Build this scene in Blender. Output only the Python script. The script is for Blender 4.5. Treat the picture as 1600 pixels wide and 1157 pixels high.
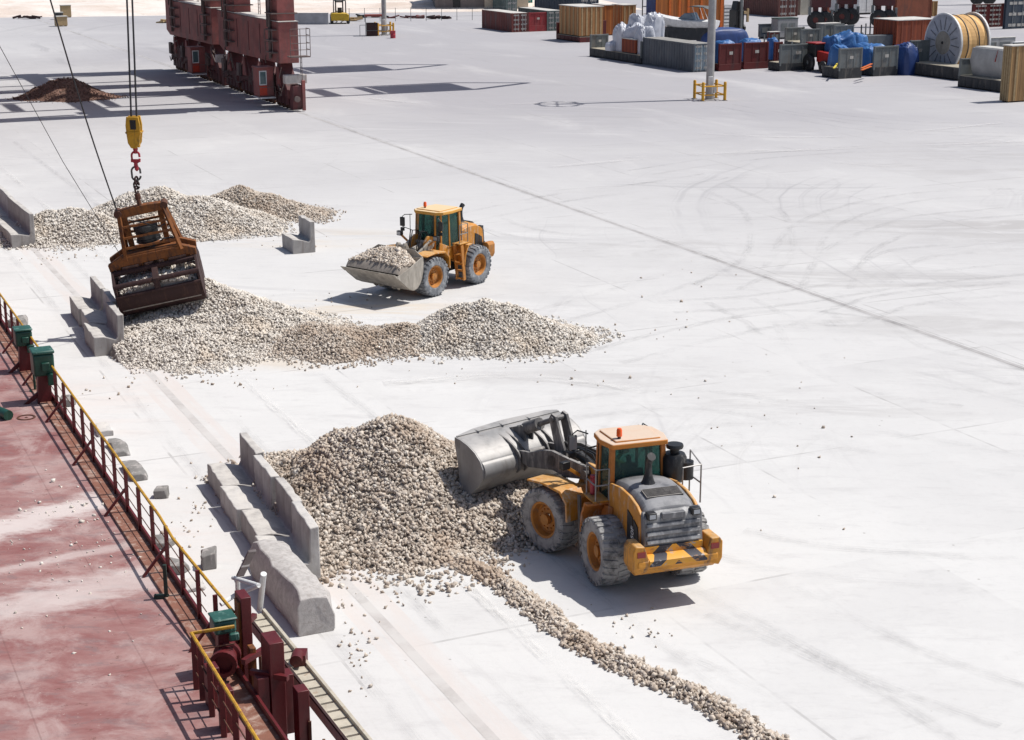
import bpy, math, random
import numpy as np
from mathutils import Matrix, Vector
R = math.radians
random.seed(7); rng = np.random.default_rng(7)
S = bpy.context.scene
for o in list(bpy.data.objects): bpy.data.objects.remove(o)
COL = S.collection

# ------------------------------------------------------------------ camera, sky, sun, exposure
F, H, THETA = 2600.0, 18.7, math.atan(728.5 / 2600.0)
cd = bpy.data.cameras.new('camera'); cam = bpy.data.objects.new('camera', cd); COL.objects.link(cam)
cam.location = (0, 0, H); cam.rotation_euler = (math.pi / 2 - THETA, 0, 0)
cd.sensor_width = 36; cd.sensor_fit = 'HORIZONTAL'; cd.lens = 36 * F / 1600; cd.clip_start = 0.5; cd.clip_end = 4000
S.camera = cam
SUN_EL, SUN_AZ = R(60), math.atan2(.25, .97)          # direction towards the sun: mostly +X, a little +Y
sunv = Vector((math.cos(SUN_EL) * math.cos(SUN_AZ), math.cos(SUN_EL) * math.sin(SUN_AZ), math.sin(SUN_EL)))
w = bpy.data.worlds.new('World'); S.world = w; w.use_nodes = True
nt = w.node_tree; bg = nt.nodes['Background']; sk = nt.nodes.new('ShaderNodeTexSky'); sk.sky_type = 'NISHITA'
sk.sun_disc = False; sk.sun_elevation = SUN_EL; sk.sun_rotation = math.pi / 2 - SUN_AZ; sk.dust_density = 2
nt.links.new(sk.outputs[0], bg.inputs[0]); bg.inputs[1].default_value = 0.095
sl = bpy.data.lights.new('sun', 'SUN'); sl.energy = 4.6; sl.angle = R(0.5); sl.color = (1, .965, .91)
so = bpy.data.objects.new('sun', sl); COL.objects.link(so); so.rotation_euler = (-sunv).to_track_quat('-Z', 'Y').to_euler()
so.location = (30, 30, 60)
S.view_settings.view_transform = 'Standard'; S.view_settings.look = 'None'; S.view_settings.gamma = 1
S.view_settings.exposure = -0.04
S.render.engine = 'CYCLES'; S.cycles.max_bounces = 6

# photograph pixel (1600 wide) -> point of the world at height z
CT, ST = math.cos(THETA), math.sin(THETA)
def P(x, y, z=0.0):
    dx, dy = x - 800, y - 578.5
    t = (H - z) / (F * ST + dy * CT)
    return Vector((dx * t, (F * CT - dy * ST) * t, z))
def atY(x, y, Y):
    dx, dy = x - 800, y - 578.5
    t = Y / (F * CT - dy * ST)
    return Vector((dx * t, Y, H - (F * ST + dy * CT) * t))
U = Vector((-.421, .907, 0)).normalized(); W = Vector((U.y, -U.x, 0))     # along the quay (away), across it (inland)

# ------------------------------------------------------------------ materials
def new_mat(name):
    m = bpy.data.materials.new(name); m.use_nodes = True
    n = m.node_tree; return m, n, n.nodes['Principled BSDF']
def node(n, t, **kw):
    x = n.nodes.new(t)
    for k, v in kw.items(): setattr(x, k, v)
    return x
def math_(n, op, a, b=None, c=None, clamp=False):
    x = n.nodes.new('ShaderNodeMath'); x.operation = op; x.use_clamp = clamp
    for i, v in enumerate((a, b, c)):
        if v is None: continue
        if isinstance(v, (int, float)): x.inputs[i].default_value = v
        else: n.links.new(v, x.inputs[i])
    return x.outputs[0]
def mixc(n, fac, a, b):
    x = n.nodes.new('ShaderNodeMix'); x.data_type = 'RGBA'
    if isinstance(fac, (int, float)): x.inputs[0].default_value = fac
    else: n.links.new(fac, x.inputs[0])
    for i, v in ((6, a), (7, b)):
        if isinstance(v, tuple): x.inputs[i].default_value = (*v, 1) if len(v) == 3 else v
        else: n.links.new(v, x.inputs[i])
    return x.outputs[2]
def noise(n, vec, scale, detail=4, rough=.6, dist=0):
    x = n.nodes.new('ShaderNodeTexNoise'); x.inputs['Scale'].default_value = scale
    x.inputs['Detail'].default_value = detail; x.inputs['Roughness'].default_value = rough; x.inputs['Distortion'].default_value = dist
    if vec is not None: n.links.new(vec, x.inputs['Vector'])
    return x.outputs[0]
def ramp(n, v, lo, hi, smooth=True):
    x = n.nodes.new('ShaderNodeMapRange'); x.interpolation_type = 'SMOOTHSTEP' if smooth else 'LINEAR'
    n.links.new(v, x.inputs[0]); x.inputs[1].default_value = lo; x.inputs[2].default_value = hi
    return x.outputs[0]
def texco(n, out='Object'):
    return n.nodes.new('ShaderNodeTexCoord').outputs[out]
def scaled(n, v, s):
    x = n.nodes.new('ShaderNodeMapping'); n.links.new(v, x.inputs[0]); x.inputs['Scale'].default_value = s; return x.outputs[0]
def bump(n, b, h, strength=.3, dist=.02):
    x = n.nodes.new('ShaderNodeBump'); x.inputs['Strength'].default_value = strength; x.inputs['Distance'].default_value = dist
    n.links.new(h, x.inputs['Height']); n.links.new(x.outputs[0], b.inputs['Normal'])
MC = {}
def M(name, c, rough=.6, metal=0, wear=None, amt=.5, sc=3.0, bmp=.15, var=.25, streak=True, top=None):
    """painted / raw surface: base colour, patches of wear or dust of colour `wear`"""
    if name in MC: return MC[name]
    m, n, b = new_mat(name); v = texco(n)
    a = noise(n, v, sc, 6, .65)
    c2 = tuple(x * (1 - var) for x in c)
    col = mixc(n, ramp(n, a, .35, .7), c, c2)
    if wear:
        vs = scaled(n, v, (1, 1, .25)) if streak else v
        k = noise(n, vs, sc * 1.7, 8, .7, .4)
        col = mixc(n, math_(n, 'MULTIPLY', ramp(n, k, .62 - amt * .28, .78 - amt * .2), .85), col, wear)
    if top:                                                         # settled dust on everything that faces up
        nz = n.nodes.new('ShaderNodeSeparateXYZ'); n.links.new(n.nodes.new('ShaderNodeNewGeometry').outputs['True Normal'], nz.inputs[0])
        kt = math_(n, 'MULTIPLY', ramp(n, nz.outputs[2], .55, .95), ramp(n, noise(n, v, sc * .9, 7, .7), .30, .62)); col = mixc(n, math_(n, 'MULTIPLY', kt, .8), col, top)
    n.links.new(col, b.inputs['Base Color']); b.inputs['Roughness'].default_value = rough; b.inputs['Metallic'].default_value = metal
    bump(n, b, noise(n, v, sc * 6, 4, .6), bmp, .01)
    MC[name] = m; return m
def corr(name, c, wear, period=.28, axis=0, amt=.4, depth=.04):
    return M(name, c, .65, 0, wear, amt, 1.2)
DUST = (.50, .47, .42)
yellow = M('loader_yellow', (.60, .245, .028), .55, 0, DUST, .42, 2.6, top=(.62, .40, .18))
yellow_s = M('scuffed_yellow', (.62, .27, .03), .6, 0, (.07, .06, .06), .52, 2.2, top=(.60, .40, .20))
orange = M('cab_orange', (.52, .175, .03), .55, 0, DUST, .38, 2.4)
hoodgrey = M('hood_grey', (.105, .11, .125), .6, 0, (.24, .24, .25), .5, 1.5, top=(.30, .30, .31))
grillegrey = M('grille_grey', (.16, .16, .17), .55, .1, (.42, .42, .42), .6, 1.3)
black = M('black_plastic', (.018, .018, .02), .45, 0, (.12, .115, .11), .25, 3)
darksteel = M('dark_steel', (.085, .08, .08), .6, .2, (.26, .245, .23), .6, 2, top=(.34, .32, .30))
bucketsteel = M('bucket_steel', (.30, .295, .29), .5, .15, (.17, .155, .145), .5, 1.1, top=(.46, .44, .42))
dustysteel = M('dusty_steel', (.34, .31, .27), .7, .1, (.52, .48, .42), .6, 1.5)
tyre = M('tyre_rubber', (.15, .15, .152), .95, 0, (.40, .395, .385), .95, 1.6, .2, streak=False)
tyre2 = M('dusty_tyre_rubber', (.17, .18, .20), .9, 0, (.38, .39, .40), .6, 1.6, .2, streak=False)
rimc = M('rim_orange', (.50, .20, .035), .6, 0, (.25, .16, .10), .4, 4)
rust = M('rust_brown', (.085, .030, .018), .8, 0, (.17, .07, .03), .5, 3)
rustdark = M('dark_rust', (.042, .017, .017), .75, .1, (.085, .04, .03), .4, 3)
rustyel = M('rusty_yellow', (.24, .078, .014), .75, 0, (.055, .020, .012), .62, 2.5)
hookyel = M('hook_yellow', (.62, .33, .02), .5, 0, (.08, .05, .03), .3, 3)
redlink = M('red_steel', (.42, .03, .05), .5, 0, (.1, .02, .02), .3, 5)
rope = M('wire_rope', (.05, .05, .055), .6, .3, None, 0, 20)
conc = M('concrete', (.40, .38, .365), .95, 0, (.26, .235, .22), .45, 1.7, .8, top=(.60, .57, .53))
concw = M('pale_concrete', (.50, .485, .47), .95, 0, (.33, .305, .29), .45, 1.7, .8, top=(.62, .59, .55))
shipred = M('ship_red', (.115, .010, .013), .5, 0, (.10, .02, .02), .35, 3)
shipred2 = M('coaming_brown', (.24, .10, .065), .8, 0, (.45, .34, .28), .5, 2)
railyel = M('rail_yellow', (.56, .31, .022), .55, 0, (.26, .10, .03), .55, 5)
green = M('box_green', (.008, .060, .040), .4, 0, (.02, .09, .07), .3, 3)
greenl = M('pale_green', (.025, .10, .08), .45, 0, (.25, .4, .35), .3, 3)
beige = M('beige_paint', (.52, .47, .38), .6, 0, (.3, .2, .13), .3, 3)
white = M('white_paint', (.76, .76, .75), .6, 0, (.5, .48, .46), .25, 2)
crred = M('crane_red', (.33, .098, .088), .7, 0, (.16, .085, .08), .55, .5, .3, .4, top=(.45, .40, .37))
crredd = M('crane_dark_red', (.11, .028, .03), .7, 0, (.05, .03, .03), .5, .6)
crgrey = M('crane_grime', (.16, .12, .11), .8, 0, (.22, .16, .14), .5, .8)
polec = M('pole_grey', (.42, .41, .40), .6, .2, (.30, .29, .28), .3, 1)
bolly = M('bollard_yellow', (.70, .36, .02), .5, 0, (.35, .2, .05), .3, 2)
skin = M('skin', (.35, .2, .14), .6); cloth = M('dark_shirt', (.03, .035, .05), .9)
beaconm, n_, b_ = new_mat('beacon_orange'); b_.inputs['Base Color'].default_value = (.85, .12, .02, 1); b_.inputs['Roughness'].default_value = .15
redglass, n_, b_ = new_mat('red_lens'); b_.inputs['Base Color'].default_value = (.25, .02, .02, 1); b_.inputs['Roughness'].default_value = .2
lens, n_, b_ = new_mat('lamp_lens'); b_.inputs['Base Color'].default_value = (.35, .37, .4, 1); b_.inputs['Roughness'].default_value = .08; b_.inputs['Metallic'].default_value = .4
glass, n_, b_ = new_mat('tinted_glass')
b_.inputs['Base Color'].default_value = (.16, .27, .25, 1); b_.inputs['Roughness'].default_value = .03
tr = n_.nodes.new('ShaderNodeBsdfTransparent'); tr.inputs[0].default_value = (.40, .56, .53, 1)
mx = n_.nodes.new('ShaderNodeMixShader'); mx.inputs[0].default_value = .22
n_.links.new(tr.outputs[0], mx.inputs[1]); n_.links.new(b_.outputs[0], mx.inputs[2]); n_.links.new(mx.outputs[0], n_.nodes['Material Output'].inputs[0])

def dusty_top(name, c, dust):
    m, n, b = new_mat(name); v = texco(n)
    nz = n.nodes.new('ShaderNodeSeparateXYZ'); n.links.new(n.nodes.new('ShaderNodeNewGeometry').outputs['True Normal'], nz.inputs[0])
    k = math_(n, 'ADD', ramp(n, nz.outputs[2], .75, .97), math_(n, 'MULTIPLY', math_(n, 'SUBTRACT', noise(n, v, 2.2, 6, .7), .5), .9), clamp=True)
    n.links.new(mixc(n, math_(n, 'MULTIPLY', k, .75), c, dust), b.inputs['Base Color']); b.inputs['Roughness'].default_value = .8; return m
def chev_mat():
    m, n, b = new_mat('hazard_chevrons'); v = texco(n)
    sx = n.nodes.new('ShaderNodeSeparateXYZ'); n.links.new(v, sx.inputs[0])
    a = math_(n, 'ABSOLUTE', sx.outputs[0])
    s = math_(n, 'ADD', math_(n, 'MULTIPLY', a, 1.25), math_(n, 'MULTIPLY', sx.outputs[2], 1.3))
    fr = math_(n, 'FRACT', math_(n, 'ADD', s, .15))
    st = math_(n, 'GREATER_THAN', fr, .52)
    col = mixc(n, st, (.70, .33, .03), (.03, .03, .045))
    k = noise(n, v, 3.5, 8, .75, .6)
    col = mixc(n, ramp(n, k, .55, .62), col, (.38, .36, .37))
    col = mixc(n, ramp(n, noise(n, scaled(n, v, (1, 1, 3)), 2.1, 6, .7), .58, .66), col, (.45, .20, .05))
    n.links.new(col, b.inputs['Base Color']); b.inputs['Roughness'].default_value = .55
    return m
chev = chev_mat()

# ------------------------------------------------------------------ mesh builder
class MB:
    def __init__(s): s.v = []; s.f = []; s.m = []
    def add(s, vs, fs, M_=None, mi=0):
        o = len(s.v)
        s.v += [tuple(M_ @ Vector(p)) if M_ is not None else tuple(p) for p in vs]
        s.f += [tuple(i + o for i in f) for f in fs]; s.m += [mi] * len(fs); return s
    def box(s, x0, x1, y0, y1, z0, z1, M_=None, mi=0):
        vs = [(x, y, z) for z in (z0, z1) for y in (y0, y1) for x in (x0, x1)]
        return s.add(vs, [(0, 2, 3, 1), (4, 5, 7, 6), (0, 1, 5, 4), (2, 6, 7, 3), (0, 4, 6, 2), (1, 3, 7, 5)], M_, mi)
    def prism(s, poly, a0, a1, axis='x', M_=None, mi=0):
        """poly: 2D outline. axis x: (y,z) pairs; y: (x,z); z: (x,y)"""
        def mk(p, a): return {'x': (a, p[0], p[1]), 'y': (p[0], a, p[1]), 'z': (p[0], p[1], a)}[axis]
        n = len(poly); vs = [mk(p, a0) for p in poly] + [mk(p, a1) for p in poly]
        fs = [tuple(range(n))[::-1], tuple(range(n, 2 * n))] + [(i, (i + 1) % n, n + (i + 1) % n, n + i) for i in range(n)]
        return s.add(vs, fs, M_, mi)
    def bar(s, p0, p1, wd, ht=None, M_=None, mi=0, up=(0, 0, 1)):
        ht = ht or wd; p0 = Vector(p0); p1 = Vector(p1); d = (p1 - p0).normalized(); up = Vector(up)
        if abs(d.dot(up)) > .98: up = Vector((0, 1, 0))
        a = d.cross(up).normalized() * wd / 2; b = a.cross(d).normalized() * ht / 2
        vs = [p + i * a + j * b for p in (p0, p1) for i, j in ((-1, -1), (1, -1), (1, 1), (-1, 1))]
        return s.add(vs, [(0, 1, 2, 3), (7, 6, 5, 4), (0, 4, 5, 1), (1, 5, 6, 2), (2, 6, 7, 3), (3, 7, 4, 0)], M_, mi)
    def tube(s, pts, r, n=8, M_=None, mi=0, cap=True):
        pts = [Vector(p) for p in pts]; rs = r if isinstance(r, (list, tuple)) else [r] * len(pts)
        vs = []; ref = None
        for i, p in enumerate(pts):
            d = (pts[min(i + 1, len(pts) - 1)] - pts[max(i - 1, 0)]).normalized()
            if ref is None: ref = Vector((0, 0, 1)) if abs(d.z) < .9 else Vector((1, 0, 0))
            a = d.cross(ref).normalized(); b = a.cross(d).normalized()
            ref = b
            for k in range(n):
                t = 2 * math.pi * k / n; vs.append(p + (a * math.cos(t) + b * math.sin(t)) * rs[i])
        fs = []
        for i in range(len(pts) - 1):
            for k in range(n): fs.append((i * n + k, i * n + (k + 1) % n, (i + 1) * n + (k + 1) % n, (i + 1) * n + k))
        if cap: fs += [tuple(range(n))[::-1], tuple((len(pts) - 1) * n + k for k in range(n))]
        return s.add(vs, fs, M_, mi)
    def lathe(s, prof, n=24, M_=None, mi=0, closed=False):
        """prof: (r, h) pairs, spun about local Z"""
        vs = []; m = len(prof)
        for k in range(n):
            t = 2 * math.pi * k / n
            for r, h in prof: vs.append((r * math.cos(t), r * math.sin(t), h))
        fs = []
        for k in range(n):
            q = (k + 1) % n
            for i in range(m if closed else m - 1):
                j = (i + 1) % m; fs.append((k * m + i, q * m + i, q * m + j, k * m + j))
        return s.add(vs, fs, M_, mi)
    def build(s, name, mat, parent=None, M_=None, bevel=0, smooth=30, loc=None):
        me = bpy.data.meshes.new(name); vs = s.v
        if M_ is not None: vs = [tuple(M_ @ Vector(p)) for p in vs]
        me.from_pydata(vs, [], s.f)
        for mm in (mat if isinstance(mat, (list, tuple)) else [mat]): me.materials.append(mm)
        me.polygons.foreach_set('material_index', s.m)
        me.update()
        import bmesh
        bm = bmesh.new(); bm.from_mesh(me); bmesh.ops.recalc_face_normals(bm, faces=bm.faces); bm.to_mesh(me); bm.free()
        if smooth: me.shade_smooth(); me.set_sharp_from_angle(angle=R(smooth))
        o = bpy.data.objects.new(name, me); COL.objects.link(o)
        if parent: o.parent = parent
        if loc: o.location = loc
        if bevel:
            b = o.modifiers.new('bevel', 'BEVEL'); b.width = bevel; b.segments = 2; b.limit_method = 'ANGLE'; b.angle_limit = R(40)
        return o
def tag(o, label=None, cat=None, group=None, kind=None):
    if label: o['label'] = label
    if cat: o['category'] = cat
    if group: o['group'] = group
    if kind: o['kind'] = kind
    return o
def thing(name, loc, rz, label, cat, group=None, scale=1):
    o = bpy.data.objects.new(name, None); COL.objects.link(o); o.location = loc; o.rotation_euler = (0, 0, rz); o.empty_display_size = .3
    o.scale = (scale,) * 3
    return tag(o, label, cat, group)
def T(x=0, y=0, z=0): return Matrix.Translation((x, y, z))
def RX(a): return Matrix.Rotation(a, 4, 'X')
def RY(a): return Matrix.Rotation(a, 4, 'Y')
def RZ(a): return Matrix.Rotation(a, 4, 'Z')

# ------------------------------------------------------------------ the setting
def ground_mat():
    m, n, b = new_mat('dusty_concrete_apron'); g = n.nodes.new('ShaderNodeNewGeometry').outputs['Position']
    rot = n.nodes.new('ShaderNodeMapping'); rot.inputs['Rotation'].default_value = (0, 0, -math.atan2(W.y, W.x)); n.links.new(g, rot.inputs[0])
    q = rot.outputs[0]                                   # x across the quay, y along it
    sp = n.nodes.new('ShaderNodeSeparateXYZ'); n.links.new(q, sp.inputs[0]); wx, uy = sp.outputs[0], sp.outputs[1]
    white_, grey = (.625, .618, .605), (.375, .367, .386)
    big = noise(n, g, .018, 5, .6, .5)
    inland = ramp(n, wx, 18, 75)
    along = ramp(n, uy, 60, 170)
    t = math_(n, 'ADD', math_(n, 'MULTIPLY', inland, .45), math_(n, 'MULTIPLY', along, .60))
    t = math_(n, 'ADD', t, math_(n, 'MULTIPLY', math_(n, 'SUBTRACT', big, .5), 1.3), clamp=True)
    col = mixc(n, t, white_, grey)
    # sweeping wheel marks: noise stretched along bent directions
    def arcs(cx, cy, freq, seed, lo, hi, tone, fac, rmin, rmax, wv=9):
        nonlocal col
        d = n.nodes.new('ShaderNodeVectorMath'); d.operation = 'DISTANCE'; n.links.new(g, d.inputs[0]); d.inputs[1].default_value = (cx, cy, 0)
        dd = math_(n, 'ADD', d.outputs['Value'], math_(n, 'MULTIPLY', noise(n, g, .035, 3, .5), 9))
        cmb = n.nodes.new('ShaderNodeCombineXYZ'); n.links.new(dd, cmb.inputs[0]); cmb.inputs[1].default_value = seed
        k = noise(n, cmb.outputs[0], freq, 5, .75)
        pr = ramp(n, noise(n, g, .05, 3, .6), .45, .62)
        band = math_(n, 'MULTIPLY', ramp(n, d.outputs['Value'], rmin, rmin + 8), math_(n, 'SUBTRACT', 1, ramp(n, d.outputs['Value'], rmax - 8, rmax)))
        f = math_(n, 'MULTIPLY', math_(n, 'MULTIPLY', ramp(n, k, lo, hi), pr), math_(n, 'MULTIPLY', band, fac))
        col = mixc(n, f, col, tone)
    arcs(60, 60, .9, 3.1, .52, .74, (.36, .35, .36), .42, 5, 70)
    arcs(20, 250, .55, 9.7, .50, .72, (.30, .295, .31), .55, 30, 190)
    arcs(-20, 20, .5, 17.3, .54, .72, (.74, .73, .72), .35, 30, 150)
    arcs(25, 50, 1.3, 23.3, .53, .72, (.40, .385, .38), .35, 6, 40)
    arcs(70, 95, 1.1, 31.3, .52, .72, (.29, .285, .30), .5, 10, 75)
    arcs(2, 120, 1.2, 41.3, .53, .72, (.34, .33, .335), .4, 8, 60)
    sl_ = n.nodes.new('ShaderNodeTexWhiteNoise'); sl_.noise_dimensions = '2D'; cb_ = n.nodes.new('ShaderNodeCombineXYZ')
    n.links.new(math_(n, 'FLOOR', math_(n, 'DIVIDE', math_(n, 'ADD', wx, 5.5), 9.0)), cb_.inputs[0]); n.links.new(math_(n, 'FLOOR', math_(n, 'DIVIDE', math_(n, 'ADD', uy, 7.7), 9.0)), cb_.inputs[1]); n.links.new(cb_.outputs[0], sl_.inputs['Vector'])
    col = mixc(n, math_(n, 'MULTIPLY', math_(n, 'MULTIPLY', sl_.outputs['Value'], ramp(n, noise(n, g, .3, 5, .7), .3, .6)), .16), col, (.30, .29, .30))
    # dust drifts, brownish spill, small speckle
    drift = noise(n, scaled(n, q, (1, .35, 1)), .12, 7, .62, .6)
    col = mixc(n, math_(n, 'MULTIPLY', ramp(n, drift, .50, .80), .28), col, (.72, .71, .69))
    fine = noise(n, scaled(n, g, (.30, 1, 1)), 1.3, 10, .8, .5)
    col = mixc(n, math_(n, 'MULTIPLY', ramp(n, fine, .48, .72), .38), col, (.40, .39, .39))
    col = mixc(n, math_(n, 'MULTIPLY', ramp(n, noise(n, g, 3.5, 8, .8), .5, .72), .22), col, (.40, .385, .37))
    sand = noise(n, scaled(n, g, (.25, 1, 1)), .32, 7, .7, 1.0)
    def blob(cx, cy, rx, ry, tone, fac, lo=.42, hi=.6):
        nonlocal col
        mp = n.nodes.new('ShaderNodeMapping'); n.links.new(g, mp.inputs[0]); mp.vector_type = 'POINT'
        mp.inputs['Location'].default_value = (-cx / rx, -cy / ry, 0); mp.inputs['Scale'].default_value = (1 / rx, 1 / ry, 0)
        d = n.nodes.new('ShaderNodeVectorMath'); d.operation = 'LENGTH'; n.links.new(mp.outputs[0], d.inputs[0])
        k = math_(n, 'SUBTRACT', 1, ramp(n, d.outputs['Value'], .3, 1))
        f = math_(n, 'MULTIPLY', math_(n, 'MULTIPLY', k, ramp(n, sand, lo, hi)), fac); col = mixc(n, f, col, tone)
    for cx, cy, rx, ry, fac in ((-8, 76, 10, 5, .75), (-9.5, 68.5, 4, 2.5, .5), (1.5, 47.5, 4.5, 2.2, .8), (-5, 44.5, 3, 1.5, .5), (-11.5, 95, 9, 4, .4)):
        blob(cx, cy, rx, ry, (.58, .49, .38), fac)
    blob(-11, 42, 5, 16, (.62, .53, .49), .45, .4, .7); blob(-16, 60, 4, 14, (.64, .55, .50), .4, .4, .7)
    for cx, cy, rx, ry in ((13, 62, 9, 3), (26, 100, 18, 5), (4, 66, 9, 3), (20, 75, 10, 4), (34, 96, 16, 9), (18, 84, 12, 4), (40, 125, 22, 14), (12, 92, 14, 5)):
        blob(cx, cy, rx, ry, (.36, .345, .34), .38, .45, .6)
    # slab joints
    def joint(val, step, off, wid):
        fr = math_(n, 'FRACT', math_(n, 'DIVIDE', math_(n, 'ADD', val, off), step))
        return math_(n, 'LESS_THAN', math_(n, 'MULTIPLY', math_(n, 'ABSOLUTE', math_(n, 'SUBTRACT', fr, .5)), step), wid)
    jn = math_(n, 'MAXIMUM', joint(wx, 9.0, 1.0, .045), joint(uy, 9.0, 3.2, .05))
    jn = math_(n, 'MULTIPLY', jn, math_(n, 'MULTIPLY', ramp(n, noise(n, g, .16, 4, .7), .46, .62), .38))
    col = mixc(n, jn, col, (.20, .19, .185))
    # dark stony grit speckle
    vor = n.nodes.new('ShaderNodeTexVoronoi'); vor.inputs['Scale'].default_value = 1.1; n.links.new(g, vor.inputs['Vector'])
    spk = math_(n, 'MULTIPLY', math_(n, 'LESS_THAN', vor.outputs['Distance'], .045), math_(n, 'GREATER_THAN', noise(n, g, .09, 2, .5), .52))
    col = mixc(n, math_(n, 'MULTIPLY', spk, .55), col, (.22, .20, .18))
    # track slot margins of the crane rails
    for wv, wd_, c_, f_ in ((14.3, .75, (.60, .55, .52), .8),):
        k = math_(n, 'LESS_THAN', math_(n, 'ABSOLUTE', math_(n, 'SUBTRACT', wx, wv)), wd_)
        k = math_(n, 'MULTIPLY', k, ramp(n, noise(n, scaled(n, q, (3, .3, 1)), .6, 5, .7), .3, .65)); col = mixc(n, math_(n, 'MULTIPLY', k, f_), col, c_)
    n.links.new(col, b.inputs['Base Color']); b.inputs['Roughness'].default_value = .95; b.inputs['Specular IOR Level'].default_value = .15
    bump(n, b, noise(n, g, 9, 6, .7), .25, .015)
    return m
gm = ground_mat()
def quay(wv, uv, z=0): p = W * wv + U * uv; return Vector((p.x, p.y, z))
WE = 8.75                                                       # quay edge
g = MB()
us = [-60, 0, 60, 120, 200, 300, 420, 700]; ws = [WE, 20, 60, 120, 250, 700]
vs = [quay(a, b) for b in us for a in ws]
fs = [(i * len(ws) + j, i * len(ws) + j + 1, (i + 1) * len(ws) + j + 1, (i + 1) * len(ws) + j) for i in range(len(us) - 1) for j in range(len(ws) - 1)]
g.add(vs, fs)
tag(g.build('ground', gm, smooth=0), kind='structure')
q = MB(); q.add([quay(WE, -60, -6), quay(WE, 700, -6), quay(WE, 700, -.003), quay(WE, -60, -.003)], [(0, 1, 2, 3)])
tag(q.build('quay_wall', conc, smooth=0), kind='structure')
wm, wn, wb = new_mat('harbour_water'); wb.inputs['Base Color'].default_value = (.02, .05, .055, 1); wb.inputs['Roughness'].default_value = .08
bump(wn, wb, noise(wn, wn.nodes.new('ShaderNodeNewGeometry').outputs['Position'], 1.2, 5, .6), .6, .3)
q = MB(); q.add([quay(WE, -60, -2.5), quay(WE, 700, -2.5), quay(-500, 700, -2.5), quay(-500, -60, -2.5)], [(0, 1, 2, 3)])
tag(q.build('water', wm, smooth=0), kind='structure')
# quay-side kerb and crane rails let into the ground
railm = M('rail_steel', (.20, .185, .18), .8, .1, (.46, .44, .43), .9, .3, streak=False); slot = M('rail_slot', (.39, .375, .37), .95, 0, (.47, .455, .45), .9, .35, streak=False)
A0 = P(474, 178); WR = A0.dot(W); UA = A0.dot(U)               # landside rail, and the near end of the crane on it
def rail(wv, name, m1, fade):
    s_ = MB(); hw = .15; s_.add([quay(wv - hw, -60, .004), quay(wv + hw, -60, .004), quay(wv + hw, 420, .004), quay(wv - hw, 420, .004)], [(0, 1, 2, 3)])
    tag(s_.build(name + '_slot', m1, smooth=0), kind='structure')
    if fade: return
    s_ = MB(); s_.bar(quay(wv, -60, .006), quay(wv, 420, .006), .05, .02); tag(s_.build(name, railm, smooth=0), kind='structure')
rail(WR, 'track_rail', slot, 1)
def ribbon_mat(name, c, a):
    m, n, b = new_mat(name); uv = n.nodes.new('ShaderNodeUVMap'); uv.uv_map = 'track'; sp = n.nodes.new('ShaderNodeSeparateXYZ'); n.links.new(uv.outputs[0], sp.inputs[0])
    g_ = n.nodes.new('ShaderNodeNewGeometry').outputs['Position']
    e = math_(n, 'SUBTRACT', 1, math_(n, 'ABSOLUTE', math_(n, 'MULTIPLY', math_(n, 'SUBTRACT', sp.outputs[0], .5), 2)))
    cb_ = n.nodes.new('ShaderNodeCombineXYZ'); n.links.new(math_(n, 'MULTIPLY', sp.outputs[0], 3.0), cb_.inputs[0]); n.links.new(math_(n, 'MULTIPLY', sp.outputs[1], .35), cb_.inputs[1])
    k = math_(n, 'MULTIPLY', ramp(n, e, .0, .6), ramp(n, noise(n, cb_.outputs[0], 2.2, 8, .75), .38, .66))
    k = math_(n, 'MULTIPLY', k, ramp(n, noise(n, g_, .11, 4, .65), .36, .60)); k = math_(n, 'MULTIPLY', k, ramp(n, noise(n, g_, 3.0, 5, .7), .25, .6))
    b.inputs['Base Color'].default_value = (*c, 1); b.inputs['Roughness'].default_value = .95
    n.links.new(math_(n, 'MULTIPLY', k, a), b.inputs['Alpha']); return m
def smooth_path(pts, n_=14):
    out = []; q = [pts[0] * 2 - pts[1]] + pts + [pts[-1] * 2 - pts[-2]]
    for i in range(1, len(q) - 2):
        for k in range(n_):
            t = k / n_; a, b, c, d = q[i - 1], q[i], q[i + 1], q[i + 2]
            out.append(.5 * ((2 * b) + (c - a) * t + (2 * a - 5 * b + 4 * c - d) * t * t + (3 * b - a - 3 * c + d) * t ** 3))
    return out + [pts[-1]]
RZc = [0]
def ribbon(name, pts, off, wd, mt):
    pts = smooth_path(pts) if len(pts) > 2 else [pts[0].lerp(pts[1], i / 60) for i in range(61)]
    vs, uvs, L = [], [], 0; RZc[0] += 1; z = .004 + .0012 * RZc[0]
    for i, p in enumerate(pts):
        d = (pts[min(i + 1, len(pts) - 1)] - pts[max(i - 1, 0)]).normalized(); s_ = Vector((d.y, -d.x, 0))
        if i: L += (p - pts[i - 1]).length
        for k in (-1, 1): q = p + s_ * (off + k * wd / 2); vs.append((q.x, q.y, z)); uvs.append((.5 + k * .5, L))
    me = bpy.data.meshes.new(name); me.from_pydata(vs, [], [(2 * i, 2 * i + 1, 2 * i + 3, 2 * i + 2) for i in range(len(pts) - 1)]); me.materials.append(mt)
    ul = me.uv_layers.new(name='track')
    for lp in me.loops: ul.data[lp.index].uv = uvs[lp.vertex_index]
    o = bpy.data.objects.new(name, me); COL.objects.link(o); tag(o, kind='structure')
dkm, ltm, rlm = ribbon_mat('tyre_scuff', (.24, .235, .24), .27), ribbon_mat('dust_ridge', (.72, .71, .69), .6), ribbon_mat('rail_groove', (.16, .15, .145), .62)
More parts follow.
